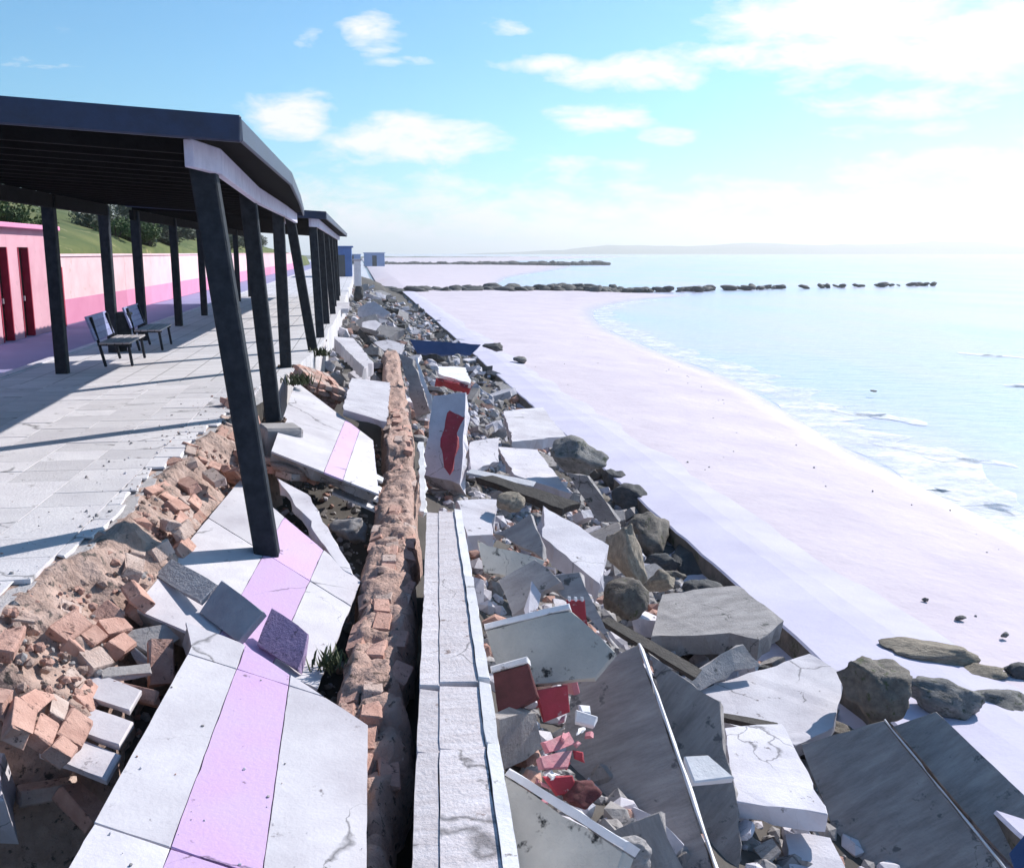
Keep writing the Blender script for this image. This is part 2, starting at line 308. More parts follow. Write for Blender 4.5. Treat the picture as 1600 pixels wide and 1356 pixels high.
def paved_slab(label, corners, th, cuts, mats, cross=(), chip=.015, name='paving_slab', cat='slab'):
    """a slab of promenade: concrete base with paving strips laid on it; cuts/cross are photo lines met by its plane"""
    pts, mx = frame_of(corners); SEED[0] += 1
    n = mx.col[2].to_3d(); o3 = mx.translation
    def hit(px, py): d = ray(px, py); return local2(mx, CAM + d * ((o3 - CAM).dot(n) / d.dot(n)))
    poly = [local2(mx, p) for p in pts]
    if area2(poly) < 0: poly = poly[::-1]
    root = empty(name); root.matrix_world = mx; tag(root, label, cat)
    obj('concrete_base', plate(poly, -th, -.022, chip * 1.6, seed=SEED[0], under=.06), 'grey_concrete', root)
    strips = [poly]; lines = [(hit(*a), hit(*b)) for a, b in cuts]; names = list(mats)
    regs = []
    rest = poly
    for (a, b), (pa, pb) in zip(lines, cuts):
        q = hit(pa[0] - 25, pa[1]); left = (b[0] - a[0]) * (q[1] - a[1]) - (b[1] - a[1]) * (q[0] - a[0]) > 0
        regs.append(clip(rest, a, b, left, .0018)); rest = clip(rest, a, b, not left, .0018)
    regs.append(rest)
    k = 0
    for reg, mm in zip(regs, names):
        pieces = [reg]
        for (a, b) in [(hit(*a), hit(*b)) for a, b in cross]:
            nxt = []
            for pc in pieces:
                for side in (True, False):
                    q = clip(pc, a, b, side, .004)
                    if len(q) > 2 and abs(area2(q)) > .004: nxt.append(q)
            pieces = nxt
        for pc in pieces:
            if len(pc) < 3 or abs(area2(pc)) < .004: continue
            k += 1
            c = obj('paving_strip', plate(pc, -.021, random.uniform(-.002, .003), chip * .22, .1, .003, SEED[0] * 31 + k), mm, root)
            if mm == 'pink_paving': c['label'] = 'lilac pink paving strip'
    d = [(pts[(i + 1) % len(pts)] - pts[i]).length for i in range(len(pts))]
    DIAG.append((label[:38], tuple(round(x, 2) for x in d), round(n.dot(SUN), 2), tuple(round(x, 1) for x in o3)))
    return root, mx
def rockmesh(seed, sub=3, rough=.35, flat=.5):
    rnd = random.Random(seed); bm = bmesh.new(); bmesh.ops.create_icosphere(bm, subdivisions=sub, radius=1)
    o = Vector((rnd.uniform(0, 50), rnd.uniform(0, 50), rnd.uniform(0, 50)))
    pl = [(Vector((rnd.gauss(0, 1), rnd.gauss(0, 1), rnd.gauss(0, 1))).normalized(), rnd.uniform(.5, .8)) for _ in range(13)]
    for v in bm.verts:
        c = v.co.copy()
        for n, d in pl:
            k = c.dot(n)
            if k > d: c -= n * (k - d) * .92
        c *= 1 + rough * .35 * noise.fractal(c * 1.6 + o, .9, 2.1, 4)
        v.co = c
    return fin(bm, 'rock', smooth=True)
ROCKS = [rockmesh(i, 4, .6) for i in range(8)]
LOWROCKS = [rockmesh(40 + i, 2) for i in range(6)]
def rock(name, label, cat, px, py, zb, wpx, hz, m, ratio=1.0, rz=0.0, tilt=(0, 0), var=0, group=None):
    """boulder whose base centre is met by the pixel ray at height zb; width in photo pixels, height hz in metres"""
    p = at(px, py, zb); dist = (p - CAM).length; w = wpx * dist / F / 2
    me = ROCKS[var % 8].copy() if m not in ROCKCACHE.get(var % 8, {}) else ROCKCACHE[var % 8][m]
    if not me.materials: me.materials.append(MATS[m]); ROCKCACHE.setdefault(var % 8, {})[m] = me
    o = bpy.data.objects.new(name, me); COL.objects.link(o)
    o.location = (p.x, p.y, zb + hz * .42); o.scale = (w, w * ratio, hz / 2); o.rotation_euler = (tilt[0], tilt[1], rz)
    return tag(o, label, cat, group)
ROCKCACHE = {}

# ------------------------------------------------------------------ terrain, sea
SEAZ = -3.4
SHORE = [(-5, 12.0), (16.4, 12.8), (25, 13.6), (40, 16.2), (52, 16.6), (66, 17.5), (78, 19.3), (90, 22), (102, 27), (112, 34), (122, 44), (128, 40), (136, 18), (160, 22), (220, 34), (300, 60), (380, 84), (412, 90), (430, 40), (600, 90), (900, 200), (1400, 420)]
def lerp(tab, y):
    if y <= tab[0][0]: return tab[0][1]
    for (a, b), (c, d) in zip(tab, tab[1:]):
        if y <= c: return b + (d - b) * (y - a) / (c - a)
    return tab[-1][1]
EDGE = [(0, -2.5), (3, -2.35), (5.9, -2.19), (7.4, -2.02), (11.1, -1.88), (12.8, -1.70), (16, -1.45), (18, -1.2), (24, -.9), (40, -.7), (70, -.6), (140, -.4), (1400, 3)]
def fnoise(x, y, s, a): return a * noise.fractal(Vector((x * s, y * s, 3.3)), .9, 2.0, 4)
def bank_z(x, y):
    e = lerp(EDGE, y)
    z = lerp([(e - .2, -1.0), (-.2, -1.25), (.9, -1.45), (1.6, -1.75), (3, -2.35), (4.7, -2.85), (5.3, -2.95)], x)
    k = min(1, max(0, (y - 14) / 14)); z += k * .35 * (1 if x < 3 else .5)
    if x < -.6 and y < 6: z -= .75 * min(1, (-.6 - x) / .5) * min(1, (6 - y) / .8)      # the pit at the near end
    return z + fnoise(x, y, 1.1, .14)
def gridmesh(xs, ys, fz, smooth=True):
    bm = bmesh.new(); V = [[bm.verts.new(fz(x, y)) for x in xs] for y in ys]
    for j in range(len(ys) - 1):
        for i in range(len(xs) - 1): bm.faces.new((V[j][i], V[j][i + 1], V[j + 1][i + 1], V[j + 1][i]))
    return fin(bm, 'grid', smooth=smooth, recalc=False)
# beach: from the apron down under the water
ys = [-8 + .9 * i for i in range(70)] + [55 + 3 * i for i in range(36)] + [165 + 12 * i for i in range(25)] + [470 + 60 * i for i in range(16)]
def beach(t, y):
    s = lerp(SHORE, y); x0 = 6.0
    x = x0 + (s - x0) * t; z = -2.5 + (SEAZ + 2.5) * t if t <= 1 else SEAZ - (t - 1) * .9
    if t < 1: z += .18 * math.sin(t * math.pi) + fnoise(x, y, .45, .035) + fnoise(x, y, 2.0, .012)
    if t < -.01: z = -2.6
    return (x, y, z)
ts = [-.5, 0] + [i / 26 for i in range(1, 27)] + [1.1, 1.3, 1.8, 3]
tag(obj('beach_sand', gridmesh(ts, ys, lambda t, y: beach(t, y) if t >= 0 else (3.0, y, -3.1)), 'sand'), kind='structure')
bm = bmesh.new(); v = [bm.verts.new(c) for c in ((-400, -300, -3.62), (9000, -300, -3.62), (9000, 9000, -3.62), (-400, 9000, -3.62))]; bm.faces.new(v)
tag(obj('ground', fin(bm, 'ground'), 'sand'), kind='structure')
bm = bmesh.new(); v = [bm.verts.new(c) for c in ((4, -300, SEAZ), (9000, -300, SEAZ), (9000, 9000, SEAZ), (4, 9000, SEAZ))]; bm.faces.new(v)
tag(obj('sea', fin(bm, 'sea'), 'sea_water'), kind='structure')
# foam fringe and small breakers
def ribbon(pts, w0, w1, z, seed):
    bm = bmesh.new(); rnd = random.Random(seed); prev = None
    for i, (x, y) in enumerate(pts):
        a = Vector(pts[max(0, i - 1)]); b = Vector(pts[min(len(pts) - 1, i + 1)]); d = (b - a).normalized(); n = Vector((d.y, -d.x))
        e = math.sin(math.pi * i / (len(pts) - 1)) ** .5 if w0 < 0 else 1
        wl = abs(w0) * e * rnd.uniform(.6, 1.2); wr = w1 * e * rnd.uniform(.6, 1.2)
        cur = (bm.verts.new((x - n.x * wl, y - n.y * wl, z)), bm.verts.new((x + n.x * wr, y + n.y * wr, z)))
        if prev: bm.faces.new((prev[0], prev[1], cur[1], cur[0]))
        prev = cur
    return fin(bm, 'ribbon')
sp = [(lerp(SHORE, y) + .3 * math.sin(y * .6), y) for y in [4 + .8 * i for i in range(56)] + [49 + 2 * i for i in range(32)]]
tag(obj('foam_fringe', ribbon(sp, .15, 2.3, SEAZ + .012, 3), 'foam'), 'white foam where the sea meets the sand', 'foam', kind='stuff')
for i, (a, b) in enumerate((((1460, 770), (1600, 800)), ((1360, 690), (1600, 735)), ((1500, 552), (1600, 560)), ((1300, 640), (1440, 662)), ((1560, 600), (1680, 612)))):
    p, q = at(*a, SEAZ), at(*b, SEAZ)
    pts = [(p.x + (q.x - p.x) * t / 16 + .15 * math.sin(t * 1.3 + i), p.y + (q.y - p.y) * t / 16 + .5 * math.sin(t * .5 + i)) for t in range(17)]
    tag(obj('foam_streak', ribbon(pts, -.5, .5, SEAZ + .02 + .002 * i, i), 'foam'), 'thin streak of white foam on the shallow water', 'foam', kind='stuff')
# rubble bank, apron
bx = [-2.9 + .22 * i for i in range(40)]; by = [1.5 + .3 * i for i in range(46)] + [15.3 + .8 * i for i in range(40)] + [47.3 + 2.5 * i for i in range(34)]
tag(obj('bank', gridmesh(bx, by, lambda x, y: (x, y, bank_z(x, y))), 'soil'), kind='structure')
def apron(t, y):
    x = (5.0, 5.03, 5.06, 5.9, 6.3, 7.0)[t]; z = (-3.3, -2.44, -2.42, -2.43, -2.46, -2.56)[t]
    return (x + fnoise(0, y, 1.2, .035) + (fnoise(9, y, .12, .12) if t > 3 else 0), y, z + fnoise(3, y, .15, .02))
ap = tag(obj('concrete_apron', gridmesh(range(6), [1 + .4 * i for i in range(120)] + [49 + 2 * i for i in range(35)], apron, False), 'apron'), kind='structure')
ap.data.materials.append(MATS['moss_and_shade_rock'])
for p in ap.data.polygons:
    if abs(p.normal.z) < .5: p.material_index = 1      # darker rock on the ditch face, painted in for its shade

# ------------------------------------------------------------------ promenade
ROOT_PR = empty('promenade'); tag(ROOT_PR, kind='structure')
def strip_between(y0, y1, n, x0f, x1f, z0, z1):
    bm = bmesh.new(); prev = None
    for i in range(n + 1):
        y = y0 + (y1 - y0) * i / n; a, b = x0f(y), x1f(y)
        cur = [bm.verts.new(c) for c in ((a, y, z1), (b, y, z1), (b, y, z0), (a, y, z0))]
        if prev:
            for k in range(4): bm.faces.new((prev[k], prev[(k + 1) % 4], cur[(k + 1) % 4], cur[k]))
        else: bm.faces.new(cur[::-1])
        prev = cur
    bm.faces.new(prev); return fin(bm, 'strip')
EJ = lambda y: lerp(EDGE, y) + fnoise(1, y, 1.3, .10) + fnoise(5, y, 6, .03)
obj('paving_bed', strip_between(1, 16.5, 130, lambda y: -6.1, EJ, -.14, -.035), 'joint', ROOT_PR)
obj('earth_fill', strip_between(1, 16.5, 130, lambda y: -6.1, lambda y: EJ(y) - .03, -2.2, -.143), 'soil', ROOT_PR)
obj('far_paving', strip_between(16.5, 200, 160, lambda y: -6.1, EJ, -1.3, -.004), 'promenade_paving', ROOT_PR)
tiles = {}
for iy in range(25):
    for ix in range(8):
        x0 = -6.1 + ix * .56; y0 = 4.5 + iy * .48
        # only tiles the picture can show
        e = min(EJ(y0), EJ(y0 + .24), EJ(y0 + .48)) - .02
        if x0 > e - .06: continue
        x1 = min(x0 + .56, e + random.uniform(-.06, .015))
        if (x1 + 0) < -.372 * y0 * 1.0 - 1.0 and y0 < 9: continue
        if x1 - x0 < .55:
            me = plate([(x0 + .004, y0 + .004), (x1, y0 + .004), (x1 + random.uniform(-.06, .02), y0 + .476), (x0 + .004, y0 + .476)], -.034, 0, .02, seed=iy * 9 + ix)
        else:
            me = plate([(x0 + .002, y0 + .002), (x1 - .002, y0 + .002), (x1 - .002, y0 + .478), (x0 + .002, y0 + .478)], -.034, 0, .003, .25, 0, seed=iy * 9 + ix)
        o = obj('paving_tile', me, 'tile', ROOT_PR); o.location.z = random.uniform(-.003, .003)
tag(obj('kerb', strip_between(1, 200, 60, lambda y: -6.28, lambda y: -6.103, -1.2, .012), 'pale_concrete'), kind='structure')
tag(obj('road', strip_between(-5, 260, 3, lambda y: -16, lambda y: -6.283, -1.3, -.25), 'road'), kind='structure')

# ------------------------------------------------------------------ hillside, wall, kiosk
def hill(i, y):
    t = i / 24; x = -9.75 - 46 * t ** 1.3
    z = -.3 if i == 0 else 1.75 + 6.5 * t ** .8 + fnoise(x, y, .09, 1.1) * min(1, t * 4) + fnoise(x, y, .5, .18)
    if y > 120: z = z * max(.15, 1 - (y - 120) / 200)
    return (x, y, z)
tag(obj('hillside', gridmesh(range(25), [5 + 2.5 * i for i in range(80)], hill), 'hill_grass'), kind='structure')
WX = -9.55
rw = empty('pink_boundary_wall', (WX, 34, -.25)); tag(rw, 'long pink wall with deeper rose band along its foot', 'wall')
for i in range(-2, 12):
    y0 = 32.6 - 34 + i * 9.6 if i >= 0 else 26.5 - 34 + i * 9.6
    obj('wall_panel', boxmesh(-.22, 0, y0 + .006, y0 + 9.594, 0.002, 2.22, .01), 'pink_wall', rw)
    c = obj('painted_band', boxmesh(0.002, .014, y0 + .006, y0 + 9.594, 0.02, .84, .003), 'rose_wall', rw)
    obj('coping', boxmesh(-.28, .05, y0 + .006, y0 + 9.594, 2.222, 2.31, .01), 'pink_wall', rw)
obj('pilaster', boxmesh(-.1, .13, .1 - 1.3, .5 - 1.3, 0, 1.9, .01), 'kiosk_red', rw)
kx, ky = -9.3, 26.6          # kiosk with two doorways
ki = empty('pink_kiosk', (kx, ky, -.25)); tag(ki, 'small pink beach kiosk with two dark red doorways', 'kiosk')
segs = [(0, .5), (1.35, 2.15), (3.05, 5.4)]
bm = bmesh.new()
for a, b in segs: addbox(bm, -.3, 0, a, b, 0, 3.0)
for k in range(len(segs) - 1): addbox(bm, -.298, -.002, segs[k][1] + .001, segs[k + 1][0] - .001, 2.5, 2.998)
addbox(bm, -2.6, -.301, 0.001, .25, 0, 3.0); addbox(bm, -2.6, -.301, 5.15, 5.398, 0, 3.0); addbox(bm, -2.6, -2.35, .251, 5.149, 0, 3.0)
obj('wall', fin(bm, 'kw'), 'kiosk_pink', ki)
obj('roof', boxmesh(-2.75, .22, -.15, 5.5, 3.003, 3.14, .02), 'rose_wall', ki)
for a, b in ((.5, 1.35), (2.15, 3.05)):
    d = obj('door', boxmesh(-.24, -.19, a + .002, b - .002, .01, 2.49, .005), 'door_brown', ki)
    obj('door_frame', boxmesh(-.18, .015, b - .07, b - .001, .01, 2.49, .004), 'kiosk_red', d)
    obj('door_frame', boxmesh(-.18, .015, a + .001, a + .07, .01, 2.49, .004), 'kiosk_red', d)
    obj('handle', boxmesh(-.185, -.13, b - .2, b - .17, 1.0, 1.14, .004), 'plaster_white', d)
# shrubs
def bushmesh(seed, n, leaf):
    rnd = random.Random(seed); bm = bmesh.new()
    lobes = [(Vector((rnd.uniform(-.6, .6), rnd.uniform(-.6, .6), rnd.uniform(.3, .8))), rnd.uniform(.3, .55)) for _ in range(8)]
    for _ in range(n):
        c, r = rnd.choice(lobes); d = Vector((rnd.gauss(0, 1), rnd.gauss(0, 1), rnd.gauss(0, 1))).normalized()
        p = c + d * r * rnd.uniform(.55, 1.05); p.z = max(.02, p.z)
        u = Vector((rnd.gauss(0, 1), rnd.gauss(0, 1), rnd.gauss(0, .7))).normalized(); w = u.cross(d + Vector((.01, .02, .4))).normalized()
        l = leaf * rnd.uniform(.6, 1.3)
        q = [bm.verts.new(p + a) for a in (-u * l, w * l * .45, u * l, -w * l * .45)]; bm.faces.new(q)
    return fin(bm, 'foliage', recalc=False)
BUSH = [bushmesh(i, 1500, .07) for i in range(3)]
def stems(seed):
    rnd = random.Random(seed); bm = bmesh.new()
    for k in range(5):
        a = rnd.uniform(0, 6.3); t = Vector((math.cos(a) * .45, math.sin(a) * .45, .75))
        for i in range(3):
            p0, p1 = t * (i / 3), t * ((i + 1) / 3)
            r0, r1 = .05 * (1 - i / 4), .05 * (1 - (i + 1) / 4)
            A = [bm.verts.new(p0 + Vector((r0 * math.cos(j * 2.1), r0 * math.sin(j * 2.1), 0))) for j in range(3)]
            B = [bm.verts.new(p1 + Vector((r1 * math.cos(j * 2.1), r1 * math.sin(j * 2.1), 0))) for j in range(3)]
            for j in range(3): bm.faces.new((A[j], A[(j + 1) % 3], B[(j + 1) % 3], B[j]))
    return fin(bm, 'stems')
STEM = stems(1); STEM.materials.append(MATS['bark'])
BM = {}
for k, me in enumerate(BUSH):
    for m in ('leaf_green', 'leaf_grey'):
        c = me.copy(); c.materials.append(MATS[m]); BM[k, m] = c
rnd = random.Random(5)
for i in range(64):
    y = rnd.uniform(24, 120) if i > 20 else rnd.uniform(24, 60); x = -10.8 - rnd.random() ** 1.5 * 12
    t = ((-9.75 - x) / 46) ** (1 / 1.3); z = 1.75 + 6.5 * t ** .8 + fnoise(x, y, .09, 1.1) * min(1, t * 4) + fnoise(x, y, .5, .18) - .15
    g = y > 52 or rnd.random() < .3
    root = empty('hillside_shrub', (x, y, z), rnd.uniform(0, 6)); s = rnd.uniform(.7, 1.5) * (1.3 if y > 52 else 1); root.scale = (s, s, s * rnd.uniform(.6, 1.1))
    tag(root, ('low ' if s < 1 else 'bushy ') + ('grey green' if g else 'fresh green') + ' shrub on the slope ' + ('above the pink kiosk' if y < 34 else 'behind the second inner post' if y < 48 else 'above the middle of the pink wall' if y < 75 else 'above the far end of the pink wall'), 'shrub', 'shrubs on the hillside above the wall')
    obj('foliage', BM[rnd.randrange(3), 'leaf_grey' if g else 'leaf_green'], None, root); obj('stem', STEM, None, root)

# ------------------------------------------------------------------ shelters
def shelter(label, y0, y1, eave, posts_out, posts_in, xin=-5.35, zt=3.06, rise=.27, name='shelter'):
    zi = zt + rise - .11
    root = empty(name, (-3, y0, 0)); tag(root, label, 'shelter')
    inv = Matrix.Translation((3, -y0, 0))
    def ch(n, me, m, par=root):
        me.transform(inv); return obj(n, me, m, par)
    # roof: corrugated sheets laid between the two eaves
    ysec = [y0 + (y1 - y0) * i / 24 for i in range(25)]
    for k in range(6):
        bm = bmesh.new(); n = 48; prev = None; a = y0 + (y1 - y0) * k / 6 + .004; b = y0 + (y1 - y0) * (k + 1) / 6 - .004
        for i in range(n + 1):
            y = a + (b - a) * i / n; h = .018 * (1 if i % 4 in (0, 1) else -1)
            cur = [bm.verts.new(c) for c in ((xin, y, zi + .09 + h), (eave(y), y, zt - .02 + h), (eave(y), y, zt - .05 + h), (xin, y, zi + .06 + h))]
            if prev:
                for q in range(4): bm.faces.new((prev[q], prev[(q + 1) % 4], cur[(q + 1) % 4], cur[q]))
            else: bm.faces.new(cur[::-1])
            prev = cur
        bm.faces.new(prev); ch('roof_sheet', fin(bm, 'sheet'), 'roof_sheet')
    bm = bmesh.new(); n = 30; prev = None
    for i in range(n + 1):
        y = y0 + .05 + (y1 - y0 - .1) * i / n
        cur = [bm.verts.new(c) for c in ((xin + .02, y, zi + .035), (eave(y) - .02, y, zt - .075), (eave(y) - .02, y, zt - .10), (xin + .02, y, zi + .01))]
        if prev:
            for q in range(4): bm.faces.new((prev[q], prev[(q + 1) % 4], cur[(q + 1) % 4], cur[q]))
        else: bm.faces.new(cur[::-1])
        prev = cur
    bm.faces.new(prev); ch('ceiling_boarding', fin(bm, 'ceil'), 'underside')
    # eave and end boards
    segs = [y0, y0 + (y1 - y0) * .33, y0 + (y1 - y0) * .66, y1]
    for a, b in zip(segs, segs[1:]):
        ch('eave_board', barmesh((eave(a) + .025, a + .005, zt - .08), (eave(b) + .025, b - .005, zt - .08), .035, .17, Vector((1, 0, 0))), 'roof_sheet')
    for y in (y0 - .035, y1 + .035):
        ch('end_board', barmesh((xin, y, zi + .03), (eave(y) + .04, y, zt - .08), .05, .19, Vector((0, 1, 0))), 'roof_sheet')
    for i in range(int((y1 - y0) / .75)):
        y = y0 + .4 + i * .75
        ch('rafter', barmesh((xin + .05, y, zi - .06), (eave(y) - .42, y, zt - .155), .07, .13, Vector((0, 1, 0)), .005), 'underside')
    for (t, b) in posts_out:
        po = ch('post', barmesh(b, t, .2, .2, Vector((1, 0, 0)), .015), 'dark_timber')
        b = Vector(b); ax = (Vector(t) - b).normalized()
        bp = ch('base_plate', barmesh(b + ax * .0, b + ax * .02, .32, .30, Vector((1, 0, 0)), .004), 'rust', po)
        for sx in (-1, 1):
            for sy in (-1, 1): ch('bolt', barmesh(b + Vector((sx * .13, sy * .12, .0)) + ax * .015, b + Vector((sx * .13, sy * .12, .0)) + ax * .05, .028, .028, Vector((1, 0, 0)), .004), 'rust', po)
        ch('bracket', barmesh(Vector(t) + Vector((.104, 0, -.22)), Vector(t) + Vector((.104, 0, -.02)), .012, .15, Vector((1, 0, 0)), .003), 'rust', po)
    tops = [Vector(t) for t, b in posts_out]
    pts = [Vector((eave(y0) - .36, y0 + .1, zt - .265))] + [Vector((t.x + .12, t.y, zt - .265)) for t in tops] + [Vector((eave(y1) - .36, y1 - .05, zt - .265))]
    pts = [p for i, p in enumerate(pts) if i == 0 or p.y > pts[i - 1].y + .3]
    for a, b in zip(pts, pts[1:]):
        d = (b - a).normalized() * .004
        ch('seaward_beam', barmesh(a + d + Vector((0, 0, .025)), b - d + Vector((0, 0, .025)), .07, .20, Vector((1, 0, 0)), .006), 'pale_beam')
    for (x, y) in posts_in:
        ch('post', barmesh((x, y, -.05), (x, y, zi - .15), .2, .2, Vector((1, 0, 0)), .015), 'dark_timber')
    yy = [y0 + .05] + [p[1] for p in posts_in] + [y1 - .05]
    yy = [y for i, y in enumerate(yy) if i == 0 or y > yy[i - 1] + .3]
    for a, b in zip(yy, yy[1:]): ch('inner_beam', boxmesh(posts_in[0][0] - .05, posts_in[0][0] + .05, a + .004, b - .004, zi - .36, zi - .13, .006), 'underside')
    return root
def top(px, py, Y): d = ray(px, py); p = CAM + d * (Y / d.y); return p
e1 = lambda y: lerp([(7, -.86), (12, -.80), (20.5, -1.10), (23, -1.25)], y)
P1 = [((-1.22, 8.25, 2.86), at(420, 878, -.56)), ((-1.38, 13.0, 2.86), at(428, 660, -.12)), ((-1.38, 17.8, 2.86), at(447, 575, -.02)), ((-1.42, 21.4, 2.86), at(490, 552, -.08))]
shelter('damaged dark shelter with leaning seaward posts over the promenade', 7.5, 22.0, e1, P1, [(-5.2, 8.6), (-5.2, 13.3), (-5.25, 18.0), (-5.25, 21.7)])
e2 = lambda y: lerp([(24, -.78), (60, -.5)], y)
P2 = [((-1.1, y, 2.86), (-1.0 + random.uniform(-.06, .1), y, -.1)) for y in (24.8, 29.6, 34.4, 39.2, 44, 48.8)]
shelter('farther dark shelter beyond the leaning one along the promenade', 24.2, 50, e2, P2, [(-5.25, y) for y in (24.6, 29.4, 34.2, 39, 43.8, 48.6)])
blk = tag(obj('concrete_footing', boxmesh(-.24, .24, -.24, .24, -.32, .06, .03), 'grey_concrete'), 'dark concrete footing at the foot of the second leaning post', 'footing'); blk.location = at(438, 672, -.12); blk.rotation_euler = (0, .06, .3)
# benches
def bench(px, py, label, blue=True):
    p = at(px, py, 0); r = empty('bench', (p.x, p.y, 0), R(3)); tag(r, label, 'bench', 'benches along the promenade')
    for i in range(4): obj('seat_slat', boxmesh(-.28 + i * .14, -.28 + i * .14 + .12, -.9, .9, .43, .465, .006), 'bench_seat', r)
    for i in range(4):
        o = obj('back_slat', boxmesh(-.02, .02, -.9, .9, 0, .115, .006), 'bench_blue', r); o.location = (-.34 - i * .035, 0, .50 + i * .112); o.rotation_euler = (0, -.3, 0)
    for s in (-.72, .72):
        obj('leg', barmesh((.25, s, 0), (.2, s, .43), .05, .05), 'dark_timber', r)
        obj('leg', barmesh((-.22, s, 0), (-.42, s, .93), .05, .05), 'dark_timber', r)
        obj('crossbar', barmesh((-.34, s, .41), (.26, s, .41), .05, .04, Vector((0, 1, 0))), 'dark_timber', r)
bench(196, 566, 'nearest blue backed bench on the promenade'); bench(243, 543, 'second blue backed bench, close behind the nearest one')

bp_ = at(216, 548, 0); lb = empty('litter_bin', (bp_.x - .35, bp_.y, 0)); tag(lb, 'dark litter bin standing between the two benches', 'litter bin')
def drum(r0, r1, z0, z1, n=16):
    bm = bmesh.new(); A = [bm.verts.new((r0 * math.cos(6.2832 * k / n), r0 * math.sin(6.2832 * k / n), z0)) for k in range(n)]; B = [bm.verts.new((r1 * math.cos(6.2832 * k / n), r1 * math.sin(6.2832 * k / n), z1)) for k in range(n)]
    for k in range(n): bm.faces.new((A[k], A[(k + 1) % n], B[(k + 1) % n], B[k]))
    bm.faces.new(A[::-1]); bm.faces.new(B); return fin(bm, 'drum')
obj('body', drum(.22, .26, .08, .78), 'dark_timber', lb); obj('rim', drum(.285, .285, .783, .83), 'dark_timber', lb); obj('foot', drum(.12, .12, 0, .077), 'dark_timber', lb)

# ------------------------------------------------------------------ broken brick wall along the promenade edge
def brickmesh(lx, ly, lz, seed):
    rnd = random.Random(seed); bm = bmesh.new(); addbox(bm, -lx / 2, lx / 2, -ly / 2, ly / 2, -lz / 2, lz / 2)
    bmesh.ops.bevel(bm, geom=bm.edges[:], offset=.008, segments=1, affect='EDGES')
    k = rnd.randrange(8); c = Vector(((-1, 1)[k & 1] * lx / 2, (-1, 1)[k >> 1 & 1] * ly / 2, (-1, 1)[k >> 2 & 1] * lz / 2))
    for v in bm.verts:
        v.co += Vector((rnd.uniform(-1, 1), rnd.uniform(-1, 1), rnd.uniform(-1, 1))) * .007
        if (v.co - c).length < .05: v.co *= rnd.uniform(.62, .9)
    return fin(bm, 'brick')
BR = [brickmesh(.125, .265, .085, i) for i in range(9)]
for i, me in enumerate(BR): me.materials.append(MATS['brick_pale' if i % 3 == 2 else 'terracotta'])
bw = empty('broken_brick_wall', (-1.8, 6, -1)); tag(bw, 'broken terracotta brick edge of the promenade, crumbling towards the sea', 'brick wall')
def lip(i, y):          # rough mortar and earth core, falling to the seaward side
    prof = [(-.16, -.03), (-.02, -.045), (.06, -.09), (.16, -.17), (.26, -.27), (.38, -.38), (.50, -.52), (.58, -.72), (.64, -1.2)]
    t = i / 3.0; k0 = min(7, int(t)); f = t - k0; dx = prof[k0][0] + (prof[k0 + 1][0] - prof[k0][0]) * f; z = prof[k0][1] + (prof[k0 + 1][1] - prof[k0][1]) * f
    e = EJ(y); k = noise.fractal(Vector((y * .8, 2, 0)), .8, 2, 3)
    if y < 5.45 and i > 3: z -= (5.45 - y) * 2.6
    x = e + dx * (1 + .3 * k); a = min(1, max(0, (i - 2) / 4))
    z += a * (.11 * noise.fractal(Vector((x * 2.4, y * 2.4, 1)), .8, 2.2, 5) + .05 * (abs(noise.noise(Vector((x * 7, y * 7, 4)))) - .25) + (.06 if y > 6 else -.03) * (1 if i < 20 else 0))
    return (1.8 + x + .02 * noise.noise(Vector((y * 9, i, 2))), y - 6, 1 + z)
obj('mortar_core', gridmesh(range(25), [4.85 + .045 * i for i in range(190)], lip), 'mortar', bw)
rnd = random.Random(11); nb = 0
# the brickwork broke into lumps: each lump of a few courses tips as one
for side in range(2):
    y = 4.55 + side * .2
    while y < 13.2:
        ln = rnd.choice((2, 3, 3, 4)); wd = 3
        if rnd.random() < .10: y += .3; continue
        yc = y + ln * .13; e = EJ(yc); sc = .12 + side * .29; zc = -.135 - side * .25 + rnd.uniform(-.04, .04)
        rot = Matrix.Rotation(rnd.gauss(0, .30), 4, 'Z') @ Matrix.Rotation(.42 + side * .38 + rnd.gauss(0, .15), 4, 'Y') @ Matrix.Rotation(rnd.gauss(0, .13), 4, 'X')
        base = Matrix.Translation((1.8 + e + sc + rnd.uniform(-.04, .05), yc - 6, 1 + zc)) @ rot
        for a in range(ln):
            for b in range(wd):
                if rnd.random() < .30 or nb >= 295: continue
                nb += 1; o = obj('brick', BR[rnd.randrange(9)], None, bw); bsz = rnd.uniform(.72, 1.28)
                o.matrix_local = base @ Matrix.Translation(((b - 1) * .13 + rnd.uniform(-.006, .006), (a - (ln - 1) / 2) * .268 + (.10 if b == 1 else 0), rnd.uniform(-.035, .02) + (.04 if b == 0 and side else 0))) @ Matrix.Rotation(rnd.gauss(0, .12), 4, 'Z') @ Matrix.Rotation(rnd.gauss(0, .12), 4, 'X') @ Matrix.Diagonal((bsz, rnd.uniform(.55, 1.15), bsz, 1))
        y += ln * .268 + rnd.uniform(.02, .14)
